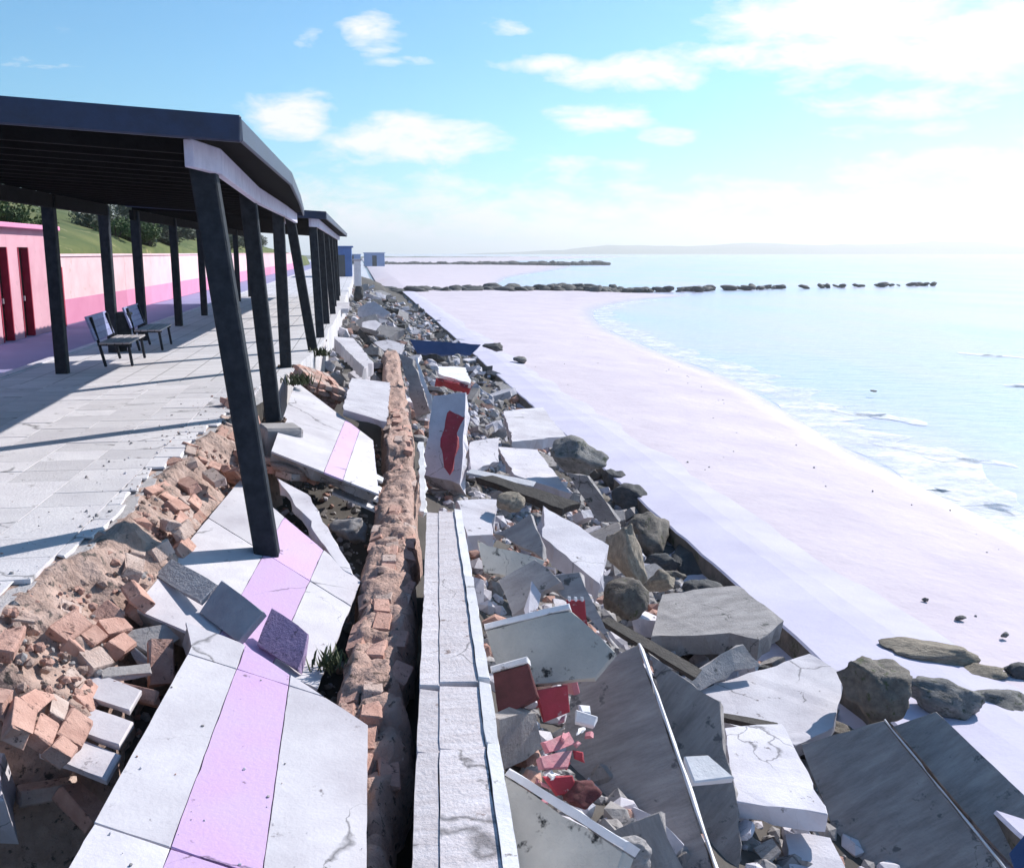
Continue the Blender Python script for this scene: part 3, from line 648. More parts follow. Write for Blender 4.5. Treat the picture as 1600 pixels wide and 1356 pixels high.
# bricks shaken loose: things of their own
for i, (px, py, z, rx, ry, rz) in enumerate(((110, 1000, -.32, .2, .9, .5), (155, 975, -.36, .5, .6, -.4), (190, 905, -.30, .2, .4, .7), (40, 1060, -.36, .3, .5, .2), (130, 1260, -.85, .4, .3, 1.0), (75, 1235, -.8, .1, .2, 2.0), (250, 1035, -.55, .9, .2, .4), (215, 1085, -.6, .2, .7, 1.4))):
    o = obj('loose_brick', BR[i % 9], None); o.location = at(px, py, z); o.rotation_euler = (rx, ry, rz); o.scale = (1.25, 1.15, 1.0)
    tag(o, ['ochre brick perched on the crumbled edge above the white steps', 'brick tipped on end between brick edge and nearest lilac slab', 'brick lying at the foot of the broken edge near the grey tiles', 'lowest brick on the crumbled edge at the left side', 'brick lying in the dark pit below the white steps', 'brick at the back of the dark pit', 'brick wedged by the corner of the nearest lilac slab', 'brick lying between the farthest white step and lilac slab'][i], 'brick', 'loose bricks below the promenade edge')

# ------------------------------------------------------------------ brick strip (core of the old parapet)
BSX = [(2.5, -.27), (3.9, -.16), (5.9, .02), (7.4, .12), (9, .24), (11.9, .42), (14, .50), (17.8, .60), (27, .80)]
bs = empty('brick_parapet_core', (0, 6, -1)); tag(bs, 'long rough terracotta brick strip between the slabs and white kerb', 'brick strip')
NOTCH = [3.4, 4.3, 5.15, 5.7, 6.6, 7.9, 8.8, 9.9, 11.2, 14.6, 16.1]
def score(i, y):
    a = math.pi * i / 22; w = .235 * (1 + .28 * noise.noise(Vector((y * 1.2, 0, 4))) + .12 * noise.noise(Vector((y * 4, 0, 1)))); c = lerp(BSX, y) + .06 * noise.noise(Vector((y * .9, 7, 0)))
    sag = -.45 * max(0, 1 - abs(y - 12.9) / .9)        # the break half way
    for q in NOTCH: sag -= .075 * max(0, 1 - abs(y + .25 * (math.cos(a) * .3) - q) / .05)
    h = .5 + .06 * noise.noise(Vector((y * 1.6, 3, 0))) - (.07 if y < 5.4 else 0)
    x = c - math.cos(a) * w; z = -1.1 + h * min(1, 1.18 * math.sin(a) ** .7 if 0 < i < 22 else 0) + sag
    z += .07 * noise.fractal(Vector((x * 5, y * 5, 3)), .8, 2.2, 4) + .03 * (abs(noise.noise(Vector((x * 14, y * 14, 6)))) - .25)
    return (x + .02 * noise.noise(Vector((i * .6, y * 8, 3))), y - 6, 1 + z)
obj('mortar_core', gridmesh(range(23), [2.4 + .035 * i for i in range(332)] + [14.05 + .15 * i for i in range(87)], score), 'brick_mortar', bs)
rnd = random.Random(21); y = 2.6
while y < 17:
    c = lerp(BSX, y); sag = -.45 * max(0, 1 - abs(y - 12.9) / .9)
    for k in (-1, 0, 1):
        if rnd.random() < .38 or 12.3 < y < 13.5: continue
        o = obj('brick', BR[rnd.randrange(9)], None, bs)
        o.location = (c + k * .145 + rnd.uniform(-.015, .015), y - 6 + rnd.uniform(-.02, .02), 1 - .622 - .05 * abs(k) - (.06 if y < 5.4 else 0) + rnd.uniform(-.02, .012) + sag)
        o.rotation_euler = (rnd.gauss(0, .06), rnd.gauss(0, .09) + k * .30, rnd.gauss(-.06, .09))
    y += .285

# ------------------------------------------------------------------ white parapet kerb
kb = empty('white_parapet_kerb', (0, 6, -1)); tag(kb, 'long white concrete kerb with bright painted rim, cracked across', 'kerb')
def kl(y): return lerp([(2.4, .05), (3.6, .14), (5.9, .33), (9.3, .60)], y)
def kr(y): return lerp([(2.4, .52), (3.6, .58), (5.9, .74), (9.3, .94)], y)
breaks = [2.4, 4.55, 5.3, 7.15, 9.25]; zt = -.40
for i, (a, b) in enumerate(zip(breaks, breaks[1:])):
    a += .008; b -= .008; dz = (0, -.008, .006, -.02)[i]
    sk = random.uniform(-.05, .05)
    def q(f, z0, z1, l0, l1, mm, nm, chip, sd):
        poly = [(l0(a), a - 6), (l1(a), a + sk - 6), (l1(b), b + sk - 6), (l0(b), b - 6)]
        return obj(nm, plate(poly, z0 + 1, z1 + 1, chip, .12, .005, sd), mm, kb)
    q(0, -1.35, zt - .008 + dz, lambda y: kl(y) - .0, lambda y: kl(y) + .1165, 'kerb_top', 'ledge', .006, 301 + i)
    q(0, -1.35, zt + dz, lambda y: kl(y) + .118, lambda y: kr(y) - .072, 'kerb_top', 'coping_slab', .006, 311 + i)
    q(0, -1.30, zt + .016 + dz, lambda y: kr(y) - .070, kr, 'plaster_white', 'painted_rim', .006, 321 + i)

# ------------------------------------------------------------------ big paving slabs on the left
_, gm = paved_slab('nearest paving slab with a lilac stripe, sloping beside the brick strip',
    [(60, 1440, -.40), (300, 1010, -.38), (290, 972), (375, 1003), (575, 1132, -.56), (572, 1450)], .16,
    [((375, 1030), (245, 1380)), ((450, 1078), (408, 1380))], ['white_paving', 'pink_paving', 'white_paving'], [((296, 1022), (385, 1050)), ((140, 1283), (560, 1420))])
GRIT = (gm.col[2].to_3d(), gm.translation.copy())
paved_slab('lilac and white paving slab carrying the nearest leaning post',
    [(375, 750, -.30), (208, 950, -.36), (496, 1075, -.66), (564, 908)], .16,
    [((440, 815), (338, 1000)), ((505, 860), (425, 1040))], ['white_paving', 'pink_paving', 'white_paving'], [((330, 812), (545, 945))])
paved_slab('white and lilac paving slab behind the second leaning post',
    [(462, 596, -.05), (424, 705, -.12), (592, 772, -.52), (583, 688)], .15,
    [((540, 655), (505, 740)), ((562, 672), (535, 752))], ['white_paving', 'pink_paving', 'white_paving'])
slab('paving_slab', 'narrow white slab leaning beside the nearest leaning post', 'slab', [(430, 745, -.35), (482, 772, -.42), (556, 897, -.62), (535, 893)], .10, 'white_paving')
slab('paving_slab', 'pale grey slab by the far brick strip, holed along one edge', 'slab', [(548, 590, -.2), (610, 597, -.35), (606, 660, -.35), (535, 640)], .12, 'pale_concrete')
slab('paving_tile', 'square grey tile tipped up between the two lilac slabs', 'tile', [(346, 905, -.25), (412, 955, -.33), (372, 1003, -.50), (310, 957)], .06, 'grey_paving', chip=.006)
slab('paving_tile', 'grey tile lying above the square tipped tile', 'tile', [(268, 872, -.26), (340, 912, -.28), (312, 940, -.36), (240, 898)], .05, 'grey_paving', chip=.006)
slab('paving_tile', 'purple tile standing between the two lilac slabs', 'tile', [(424, 948, -.36), (486, 986), (466, 1048), (400, 1006)], .06, 'purple_paving', chip=.012, nrm=(-.30, -.42, .85))
for i, (c, l) in enumerate((([(137, 1045, -.5), (222, 1077, -.5), (204, 1110, -.5), (110, 1078)], 'farthest of three white concrete steps in the brick rubble'),
          ([(100, 1092, -.53), (208, 1126, -.53), (188, 1164, -.53), (78, 1126)], 'middle of three white concrete steps in the brick rubble'),
          ([(82, 1138, -.56), (190, 1178, -.56), (166, 1218, -.56), (60, 1174)], 'nearest of three white concrete steps in the brick rubble'))):
    slab('concrete_step', l, 'step', c, .04, 'white_paving', chip=.006)
slab('concrete_fragment', 'grey plank-like fragment above the three white steps', 'fragment', [(150, 1042, -.47), (235, 1035, -.5), (240, 1052, -.52), (160, 1058)], .05, 'grey_concrete')
slab('concrete_fragment', 'pale grey wedge at the corner of the nearest lilac slab', 'fragment', [(180, 990, -.42), (270, 968, -.42), (300, 985, -.5), (235, 1025)], .08, 'grey_concrete')
slab('plank', 'grey timber plank wedged under the nearest lilac slab', 'plank', [(188, 1000, -.45), (205, 1000, -.45), (262, 1062, -.75), (245, 1066)], .04, 'grey_paving')
slab('concrete_fragment', 'pale block cut by the left edge of the picture near the dark pit', 'fragment', [(-40, 1170, -.55), (8, 1172, -.55), (8, 1250, -.6), (-40, 1260)], .3, 'pale_concrete')
rock('stone', 'rounded grey stone under the narrow white slab', 'stone', 548, 845, -.95, 62, .32, 'grey_concrete', 1, .3, var=2)
for i in range(4):
    y = 716 + i * 15
    slab('thin_board', 'thin white board in the fanned stack beside the brick strip', 'board', [(540 - i * 6, y, -.45 - i * .05), (600 - i * 3, y + 30, -.55 - i * .05), (598 - i * 3, y + 37, -.55 - i * .05), (536 - i * 6, y + 8)], .03, 'plaster_white', chip=.004, group='fanned boards beside the brick strip')
def brick_lump(px, py, z, n, label, rx, ry, rz, seed):
    rnd = random.Random(seed); r = empty('brick_lump', at(px, py, z)); r.rotation_euler = (rx, ry, rz); tag(r, label, 'brick lump')
    obj('mortar_core', rockmesh(seed), 'brick_mortar', r, Matrix.Diagonal((n[0] * .075, n[1] * .14, n[2] * .05, 1)))
    for a in range(n[0]):
        for b in range(n[1]):
            for c in range(n[2]):
                if rnd.random() < .2: continue
                o = obj('brick', BR[rnd.randrange(9)], None, r); o.location = ((a - (n[0] - 1) / 2) * .13, (b - (n[1] - 1) / 2) * .27 + (.1 if c % 2 else 0), (c - (n[2] - 1) / 2) * .09); o.rotation_euler = (rnd.gauss(0, .05), rnd.gauss(0, .05), rnd.gauss(0, .08))
brick_lump(497, 606, -.2, (5, 4, 4), 'orange red lump of brickwork behind the white and lilac slab', .2, .35, .4, 3)
brick_lump(455, 735, -.38, (4, 2, 2), 'crumbled brick lump below the second post footing', .1, .3, .9, 5)

# ------------------------------------------------------------------ seaward wreckage
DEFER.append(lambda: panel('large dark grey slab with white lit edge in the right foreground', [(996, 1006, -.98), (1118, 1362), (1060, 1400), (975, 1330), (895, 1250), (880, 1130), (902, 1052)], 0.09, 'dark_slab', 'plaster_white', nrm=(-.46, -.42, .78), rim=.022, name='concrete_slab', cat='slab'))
slab('concrete_slab', 'dark grey slab behind the white-edged dark slab', 'slab', [(1010, 1018, -1.25), (1125, 1095), (1172, 1390), (1110, 1390)], 0.1, 'dark_slab', nrm=(-.50, -.40, .76))
slab('concrete_slab', 'broken dark slab end in the centre foreground', 'slab', [(905, 1318, -1.12), (1030, 1262), (1100, 1400), (940, 1420)], 0.1, 'dark_slab', nrm=(-.42, -.5, .76))
def panel(label, cs, th, m='beige_panel', edge='plaster_white', nrm=None, rim=.05, name='wall_panel', cat='wall panel'):
    """wall panel standing on edge with a pale rim along its upper edge (first two corners)"""
    pts, mx = frame_of(cs, nrm); SEED[0] += 1; poly = [local2(mx, p) for p in pts]
    root = empty(name); root.matrix_world = mx; tag(root, label, cat)
    obj('panel', plate(poly, -th, 0, .012, seed=SEED[0]), m, root)
    a, b = Vector(poly[0]), Vector(poly[1]); c = Vector(poly[2]); d = (b - a).normalized(); n = Vector((-d.y, d.x))
    if n.dot(c - a) > 0: n = -n
    obj('pale_rim', plate([tuple(a + n * .003), tuple(b + n * .003), tuple(b + n * rim), tuple(a + n * rim)], -th - .01, .012, .006, seed=SEED[0]), edge, root)  # pale strip laid along the upper edge
    DIAG.append((label[:38], tuple(round((pts[(i + 1) % len(pts)] - pts[i]).length, 2) for i in range(len(pts))), round(mx.col[2].to_3d().dot(SUN), 2), tuple(round(x, 1) for x in mx.translation)))
    return root, mx
r3, m3 = panel('holed grey wall panel with white upper rim beside a red board', [(758, 985, -.70), (892, 952), (962, 1018), (930, 1060), (785, 1075)], .10, nrm=(-.30, -.72, .62))
slab('red_board', 'red painted board standing against the holed wall panel', 'board', [(884, 938, -.58), (914, 938, -.58), (926, 1024, -1.0), (905, 1028)], .03, 'red_paint', chip=.01)
for i, x in enumerate((887, 897, 907)):
    slab('splinter', 'pale pink splinter at the head of the red board', 'splinter', [(x, 932, -.55), (x + 5, 932, -.55), (x + 7, 962, -.70), (x + 2, 962)], .02, 'plaster_white', chip=.003, group='splinters at the head of the red board')
r4, m4 = panel('dark box-like cavity fragment with pale rim beside the kerb', [(768, 1052, -.80), (826, 1036), (842, 1085), (780, 1125)], .12, 'maroon_inside', nrm=(-.3, -.75, .58))
slab('concrete_fragment', 'dark slab fragment between the kerb and red pieces', 'fragment', [(775, 1125, -.95), (838, 1105, -1.0), (850, 1165, -1.30), (790, 1210)], .12, 'dark_slab')
r5, m5 = panel('holed grey wall panel with white rim at the bottom edge', [(788, 1212, -.68), (976, 1330), (930, 1440), (800, 1440)], .10, nrm=(-.62, -.42, .66))
slab('wall_fragment', 'beige wall fragment with a thin pale top beyond the kerb', 'fragment', [(745, 842, -.72), (852, 872), (840, 905), (755, 895)], 0.1, 'beige_panel', nrm=(-.35, -.62, .7))
slab('wall_fragment', 'grey slab leaning in the hollow beyond the kerb', 'fragment', [(840, 905, -.85), (905, 890), (962, 1010), (900, 945)], 0.1, 'grey_concrete', nrm=(-.4, -.45, .8))
slab('wall_fragment', 'grey broken piece leaning behind the holed panel', 'fragment', [(775, 905, -.85), (835, 872), (880, 905), (800, 965)], 0.1, 'grey_concrete', nrm=(-.45, -.5, .74))
slab('concrete_fragment', 'pale curved fragment above the holed panel', 'fragment', [(830, 905, -.80), (858, 895, -.78), (840, 960, -.98), (825, 962)], .07, 'pale_concrete')
slab('concrete_slab', 'pinkish lit slab tipped on the rubble with dark side', 'slab', [(848, 788, -.85), (952, 852, -1.02), (938, 915, -1.12), (846, 838)], .22, 'pale_concrete')
slab('concrete_fragment', 'small pale block behind the parapet end', 'fragment', [(712, 782, -.8), (778, 778, -.85), (770, 835, -.95), (730, 838)], .2, 'pale_concrete')
slab('concrete_fragment', 'grey shaded fragment beside the tipped pinkish slab', 'fragment', [(770, 835, -.9), (830, 802), (850, 850), (850, 872)], 0.1, 'grey_concrete', nrm=(-.45, -.5, .74))
rock('stone', 'round pale stone perched behind the parapet end', 'stone', 792, 800, -.88, 52, .30, 'tan_rock', 1, 1.1, var=1)
for f in DEFER: f()
DEFER.clear()
# red crockery-like pieces in the hollow
for i, (c, l, m) in enumerate((
        ([(838, 1078, -.95), (888, 1068, -.95), (892, 1112, -1.15), (850, 1130)], 'red painted hollow fragment in the pit beyond the kerb', 'red_paint'),
        ([(880, 1040, -1.0), (902, 1062, -1.0), (908, 1085, -1.12), (888, 1075)], 'thin pale pink shard above the red fragment', 'red_tile'),
        ([(848, 1160, -1.02), (890, 1142, -1.05), (902, 1160, -1.12), (860, 1180)], 'upper bright pink red shard in the pit', 'red_tile'),
        ([(842, 1182, -1.02), (895, 1168, -1.08), (890, 1200, -1.15), (850, 1203)], 'lower bright pink red shard in the pit', 'red_tile'),
        ([(900, 1108, -1.02), (934, 1118, -1.05), (930, 1135, -1.1), (898, 1128)], 'pale shard beside the large dark slab', 'plaster_white'),
        ([(850, 1215, -1.0), (895, 1210, -1.0), (905, 1240, -1.1), (870, 1245)], 'maroon broken pipe piece above the bottom wall panel', 'red_paint'),
        ([(1068, 1180, -.88), (1105, 1175, -.88), (1150, 1212, -.95), (1085, 1222)], 'pale pink flat chip lying on the dark slab edge', 'plaster_white'))):
    slab('red_fragment' if 'plaster' not in m else 'pale_shard', l, 'fragment', c, .05, m, chip=.012)
rr = random.Random(81)
for i in range(16):
    px, py = rr.uniform(838, 925), rr.uniform(1062, 1255); l = rr.uniform(8, 18)
    a = rr.uniform(0, 3); c, d = math.cos(a) * l, math.sin(a) * l * .6; z = -1.08 + rr.uniform(-.06, .06)
    slab('red_fragment', 'small faded pink red fragment scattered in the pit beyond the kerb', 'fragment', [(px - c, py - d, z), (px + d, py - c * .5), (px + c, py + d), (px - d, py + c * .5)], .025, rr.choice(('red_tile', 'red_paint', 'plaster_white')) if i % 4 else 'red_tile', chip=.012, group='small fragments in the pit', nrm=(rr.gauss(-.1, .35), rr.gauss(-.2, .35), 1))
rock('stone', 'dark red broken lump above the bottom wall panel', 'lump', 905, 1262, -1.2, 60, .2, 'maroon_inside', 1, .7, var=6)
rock('stone', 'grey lump at the bottom edge beside the wall panel', 'lump', 985, 1352, -1.1, 60, .18, 'grey_concrete', 1, .2, var=4)
# flat slabs and blocks farther right
slab('concrete_slab', 'thick grey slab with shaded front near the apron edge', 'slab', [(1030, 928, -1.85), (1150, 912, -1.85), (1226, 968, -1.95), (1190, 1000), (1140, 990), (1018, 996)], .28, 'grey_concrete')
slab('concrete_slab', 'pointed grey slab leaning under the thick grey slab', 'slab', [(1062, 1062, -1.95), (1158, 1002, -1.75), (1192, 1038, -1.95), (1080, 1085)], .10, 'grey_concrete')
slab('concrete_slab', 'broad pale slab under the round boulder', 'slab', [(1085, 1080, -2.08), (1265, 1020, -2.12), (1322, 1052, -2.16), (1305, 1135), (1245, 1165), (1120, 1125)], .20, 'pale_concrete')
slab('concrete_slab', 'pale thick slab with dark front face, low right of centre', 'slab', [(1128, 1135, -1.80), (1222, 1130, -1.82), (1300, 1272, -1.85), (1262, 1268), (1150, 1252)], .17, 'pale_concrete')
slab('concrete_slab', 'pale slab beneath the thick one at the bottom edge', 'slab', [(1225, 1300, -2.1), (1290, 1296, -2.1), (1335, 1380, -2.15), (1240, 1390)], .15, 'pale_concrete')
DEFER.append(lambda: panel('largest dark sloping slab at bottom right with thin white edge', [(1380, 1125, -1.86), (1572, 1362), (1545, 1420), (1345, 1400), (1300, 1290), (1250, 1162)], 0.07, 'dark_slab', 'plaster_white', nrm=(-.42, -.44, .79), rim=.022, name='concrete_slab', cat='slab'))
slab('concrete_slab', 'dark sloping slab at the right edge beside the largest one', 'slab', [(1462, 1110, -1.98), (1625, 1265), (1640, 1400), (1588, 1362), (1394, 1134)], 0.07, 'dark_slab', chip=.01, nrm=(-.40, -.40, .82))
slab('blue_shade_piece', 'blue sheet at the bottom right corner', 'sheet', [(1575, 1330, -1.75), (1625, 1262), (1660, 1390), (1590, 1380)], 0.03, 'shade_blue', nrm=(-.35,-.5,.8))  # blue stands for shadow on the sand, put into the colour
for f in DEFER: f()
rock('boulder', 'round mossy boulder on the broad pale slab near the apron', 'boulder', 1362, 1112, -2.16, 120, .62, 'moss_and_shade_rock', .9, .5, (.1, .2), var=0)
rock('boulder', 'dark rounded boulder below the tan upright rock', 'boulder', 968, 965, -1.75, 80, .55, 'moss_and_shade_rock', 1, .9, var=1)
rock('boulder', 'tan upright ragged rock between the slab and ditch', 'boulder', 978, 915, -1.75, 58, .95, 'tan_rock', 1, .3, (0, -.25), var=2)
rock('boulder', 'bluish grey angular boulder beside the apron', 'boulder', 905, 742, -1.55, 100, .72, 'rock', 1, 1.2, var=3)
slab('concrete_slab', 'grey slab leaning from the bluish boulder into the ditch', 'slab', [(885, 738, -1.35), (918, 742, -1.35), (968, 815, -2.0), (935, 815)], .12, 'grey_concrete')
for i, (px, py, zb, w, h, m, rt, rz, v) in enumerate(((985, 800, -2.8, 66, .6, 'dark_rock', 1.5, -.3, 4), (1022, 862, -2.85, 76, .75, 'moss_and_shade_rock', 1.5, -.2, 5), (1085, 905, -2.95, 90, .55, 'dark_rock', 1.6, -.2, 6), (1135, 925, -2.95, 60, .4, 'dark_rock', 1.2, .4, 7), (1258, 1035, -2.85, 90, .5, 'moss_and_shade_rock', 1.2, .2, 1), (958, 762, -2.7, 40, .45, 'dark_rock', 1.3, .1, 0))):
    rock('boulder', ('dark boulder below the leaning slab in the ditch', 'tallest dark mossy boulder in the ditch along the apron', 'long dark boulder in the ditch above the thick grey slab', 'small dark boulder in the ditch touching the thick grey slab', 'dark boulder in the ditch left of the round mossy boulder', 'farthest small dark boulder in the ditch behind the bluish boulder')[i], 'boulder', px, py, zb, w, h, m, rt, rz, (.1, .1), v, 'mossy boulders in the ditch')
rnd_d = random.Random(71)
for i in range(22):
    y = 8.5 + i * .75 + rnd_d.uniform(-.2, .2); x = rnd_d.uniform(4.25, 4.85); w = rnd_d.uniform(.18, .38)
    o = bpy.data.objects.new('ditch_rock', bpy.data.meshes[ROCKS[i % 8].name].copy()); o.data.materials.append(MATS['dark_rock' if i % 3 else 'moss_and_shade_rock']); COL.objects.link(o)
    o.location = (x, y, bank_z(x, y) + w * .3); o.scale = (w, w * rnd_d.uniform(.9, 1.6), w * rnd_d.uniform(.6, 1.0)); o.rotation_euler = (rnd_d.gauss(0, .3), rnd_d.gauss(0, .3), rnd_d.uniform(0, 6))
    tag(o, 'dark wet rock lining the shaded ditch beside the apron', 'rock', 'dark rocks lining the ditch')
rock('boulder', 'pale small rock above the thick grey slab', 'boulder', 1030, 925, -2.0, 50, .3, 'tan_rock', 1, .6, var=7)
# rocks lying out on the sand
rock('boulder', 'long flat dark rock lying on the sand at right', 'boulder', 1455, 1035, -2.55, 150, .28, 'tan_rock', .45, -.35, (0, .05), 2)
rock('boulder', 'ragged elongated rock beside the sloping dark slabs', 'boulder', 1490, 1120, -2.5, 120, .42, 'rock', .55, -.6, (.1, .1), 5)
rock('boulder', 'flat rock on the sand at the right edge', 'boulder', 1562, 1115, -2.6, 100, .26, 'rock', .6, -.4, (0, 0), 3)
rock('boulder', 'small dark rock at the right edge on the sand', 'boulder', 1590, 1062, -2.6, 40, .22, 'dark_rock', 1, .4, (0, 0), 4)
rock('boulder', 'low ragged rock between the flat rock and the right edge', 'boulder', 1535, 1062, -2.6, 70, .18, 'tan_rock', .7, .1, (0, 0), 6)
for i, (px, py, w) in enumerate(((1108, 797, 26), (1222, 884, 30), (1352, 962, 34), (1500, 968, 20), (1570, 995, 18), (1366, 612, 14), (1445, 940, 12), (1270, 800, 9))):
    rock('pebble', 'small dark stone lying alone on the pale sand', 'stone', px, py, -2.6 if i not in (5, 7) else -3.2, w, .07, 'rock', .6, i, (0, 0), i, 'scattered stones on the sand')
slab('plank', 'long dark plank slanting down from the dark boulder', 'plank', [(936, 968, -1.35), (950, 962, -1.35), (1098, 1046, -1.75), (1088, 1060)], .05, 'dark_wood', chip=.006)
slab('plank', 'thin grey plank beside the red patched panel', 'plank', [(728, 738, -.95), (735, 732, -.95), (838, 752, -1.2), (834, 760)], .04, 'grey_paving', chip=.006)
slab('plank', 'short dark timber lying on the broad pale slab', 'plank', [(1115, 1118, -1.98), (1125, 1112), (1216, 1128), (1212, 1138)], .05, 'dark_wood', chip=.006, nrm=(0, 0, 1))
# middle distance
slab('concrete_slab', 'lavender lit slab overhanging shade near the apron', 'slab', [(786, 642, -1.35), (848, 636, -1.4), (886, 682, -1.5), (800, 690)], .22, 'white_paving')
slab('concrete_slab', 'pinkish lit slab below the overhanging lavender slab', 'slab', [(778, 698, -1.4), (840, 702, -1.5), (895, 772, -1.7), (802, 742)], .14, 'pale_concrete')
slab('timber_beam', 'dark timber beam lying across the middle rubble', 'beam', [(742, 745, -.85), (770, 742, -.85), (908, 784, -1.15), (880, 796)], .12, 'dark_wood')
slab('wall_panel', 'grey wall panel with a red patch standing beyond the kerb', 'wall panel', [(676, 618, -.15), (728, 612), (722, 758), (660, 742)], 0.34, 'pale_concrete', nrm=(-.25, -.62, .75))
slab('painted_board', 'worn red board on the standing grey wall panel', 'board', [(700, 640, -.20), (722, 652), (714, 700), (706, 744), (692, 730), (686, 684)], 0.03, 'red_paint', chip=.04, nrm=(-.25, -.62, .75))
slab('capping_block', 'red and white capping block lying on top of the wreckage', 'cap', [(682, 588, -.12), (738, 602, -.2), (734, 614, -.36), (680, 600)], .08, 'red_paint')
slab('capping_block', 'white slab end behind the red capping block', 'cap', [(684, 572, -.12), (728, 574, -.14), (738, 600, -.16), (684, 584)], .1, 'plaster_white')
slab('wall_panel', 'narrow grey panel leaning beside the far brick strip', 'wall panel', [(622, 552, .0), (646, 560), (672, 642), (650, 652)], 0.12, 'grey_concrete', nrm=(-.45, -.55, .7))
slab('rim_board', 'thin white rim board along the leaning narrow panel', 'board', [(646, 558, .02), (653, 558), (680, 640), (672, 642)], 0.05, 'plaster_white', nrm=(-.2, -.55, .8))
slab('wall_panel', 'thin white post fallen along the parapet line', 'post', [(652, 690, -.55), (662, 690, -.55), (668, 800, -.75), (656, 800)], .08, 'plaster_white')
slab('concrete_fragment', 'pale square fragment right of the red patched panel', 'fragment', [(732, 690, -.95), (780, 682, -1.0), (780, 722, -1.15), (735, 738)], .12, 'pale_concrete')
slab('sheet', 'dark blue shaded sheet far along the wreckage', 'sheet', [(640, 530, -.1), (752, 538), (735, 556), (652, 552)], 0.08, 'shade_blue', nrm=(-.2, -.7, .65))  # slab whose shaded face is given as a blue colour
rock('boulder', 'dark rock at the tip of the dark blue slab', 'boulder', 772, 548, -1.7, 34, .4, 'dark_rock', 1, .3, var=2)
rock('boulder', 'small dark rock on the sand beyond the apron', 'boulder', 815, 566, -2.5, 26, .3, 'rock', 1, .3, var=5)
slab('paving_slab', 'white slab tilted over a dark gap by the fourth post', 'slab', [(520, 526, .02), (552, 528, -.02), (584, 566, -.25), (570, 576)], .3, 'white_paving')
slab('paving_slab', 'white slab lying beyond the tilted one by the posts', 'slab', [(512, 474, .02), (546, 472, .0), (545, 482, -.02), (512, 483)], 0.2, 'white_paving')
# pillar far along the edge
pl = empty('broken_pillar', at(560, 468, -.5)); tag(pl, 'lone pale pillar with dark broken base far along the edge', 'pillar')
obj('shaft', boxmesh(-.2, .2, -.2, .2, .75, 2.15, .03), 'plaster_white', pl); obj('base', rockmesh(77), 'dark_rock', pl, Matrix.Translation((0, 0, .35)) @ Matrix.Diagonal((.35, .35, .55, 1)))
obj('cap', boxmesh(-.26, .26, -.26, .26, 2.153, 2.25, .02), 'pale_concrete', pl)
# far cabins
def cabin(x0, x1, y, d, h, m, label, z=0):
    r = empty('cabin', ((x0 + x1) / 2, y, z)); w = (x1 - x0) / 2; tag(r, label, 'cabin')
    obj('wall', boxmesh(-w, w, 0, d, 0, h, .03), m, r); obj('roof', boxmesh(-w - .15, w + .15, -.15, d + .15, h + .003, h + .14, .03), m, r)
    obj('door', boxmesh(-.4, .4, -.03, -.003, .02, 1.9, .01), 'glass', r)
    obj('window', boxmesh(w + .003, w + .03, d * .3, d * .6, 1, 1.8, .01), 'glass', r)
cabin(-2.6, -.6, 88, 5, 2.55, 'blue_cabin', 'blue beach cabin beyond the farther shelter')
cabin(1, 4.6, 176, 9, 2.3, 'pale_blue_house', 'pale blue far cabin right of the blue one', -.3)
cabin(-3, .4, 190, 8, 2.0, 'pale_blue_house', 'faint low far cabin behind the pillar', -.3)

# ------------------------------------------------------------------ loose chunks all along the bank
CH = []
for i in range(8):
    rnd = random.Random(900 + i); n = rnd.choice((4, 5, 5, 6)); a0 = rnd.uniform(0, 6)
    poly = [(math.cos(a0 + k * 6.283 / n + rnd.uniform(-.3, .3)) * rnd.uniform(.7, 1.1), math.sin(a0 + k * 6.283 / n) * rnd.uniform(.6, 1.0)) for k in range(n)]
    CH.append(plate(poly, -.32, 0, .06, .4, .03, 900 + i, .12))
CHM = {}
rnd = random.Random(33)
def chunk(x, y, z, s, mm, label, group, steep=.45):
    k = rnd.randrange(8)
    if (k, mm) not in CHM: c = CH[k].copy(); c.materials.append(MATS[mm]); CHM[k, mm] = c
    o = obj('concrete_chunk', CHM[k, mm]); o.location = (x, y, z); o.scale = (s, s, s * rnd.uniform(.7, 1.3)); o.rotation_euler = (rnd.gauss(0, steep), rnd.gauss(0, steep), rnd.uniform(0, 6.3))
    return tag(o, label, 'concrete chunk', group)
for i in range(125):        # near and middle bank, seaward side
    y = 4.2 + 22 * rnd.random() ** 1.1; x = rnd.uniform(1.05, 4.8)
    mm = rnd.choice(('grey_concrete', 'pale_concrete', 'dark_slab', 'grey_concrete', 'pale_concrete'))
    chunk(x, y, bank_z(x, y) + .12, rnd.uniform(.10, .33), mm, {'grey_concrete': 'grey', 'pale_concrete': 'pale', 'dark_slab': 'dark'}[mm] + ' loose concrete chunk filling gaps among the seaward slabs', 'loose chunks among the seaward slabs')
for i in range(44):         # thick angular blocks heaped towards the ditch
    y = 8.8 + 14 * rnd.random(); x = rnd.uniform(2.6, 4.75); mm = rnd.choice(('grey_concrete', 'dark_slab', 'grey_concrete', 'pale_concrete'))
    o = chunk(x, y, bank_z(x, y) + .22, rnd.uniform(.2, .42), mm, {'grey_concrete': 'grey', 'pale_concrete': 'pale', 'dark_slab': 'dark'}[mm] + ' loose concrete chunk filling gaps among the seaward slabs', 'loose chunks among the seaward slabs', .4); o.scale.z *= 1.7; o.name = 'concrete_block'; o['label'] = 'thick ' + o['label']; o['category'] = 'concrete block'
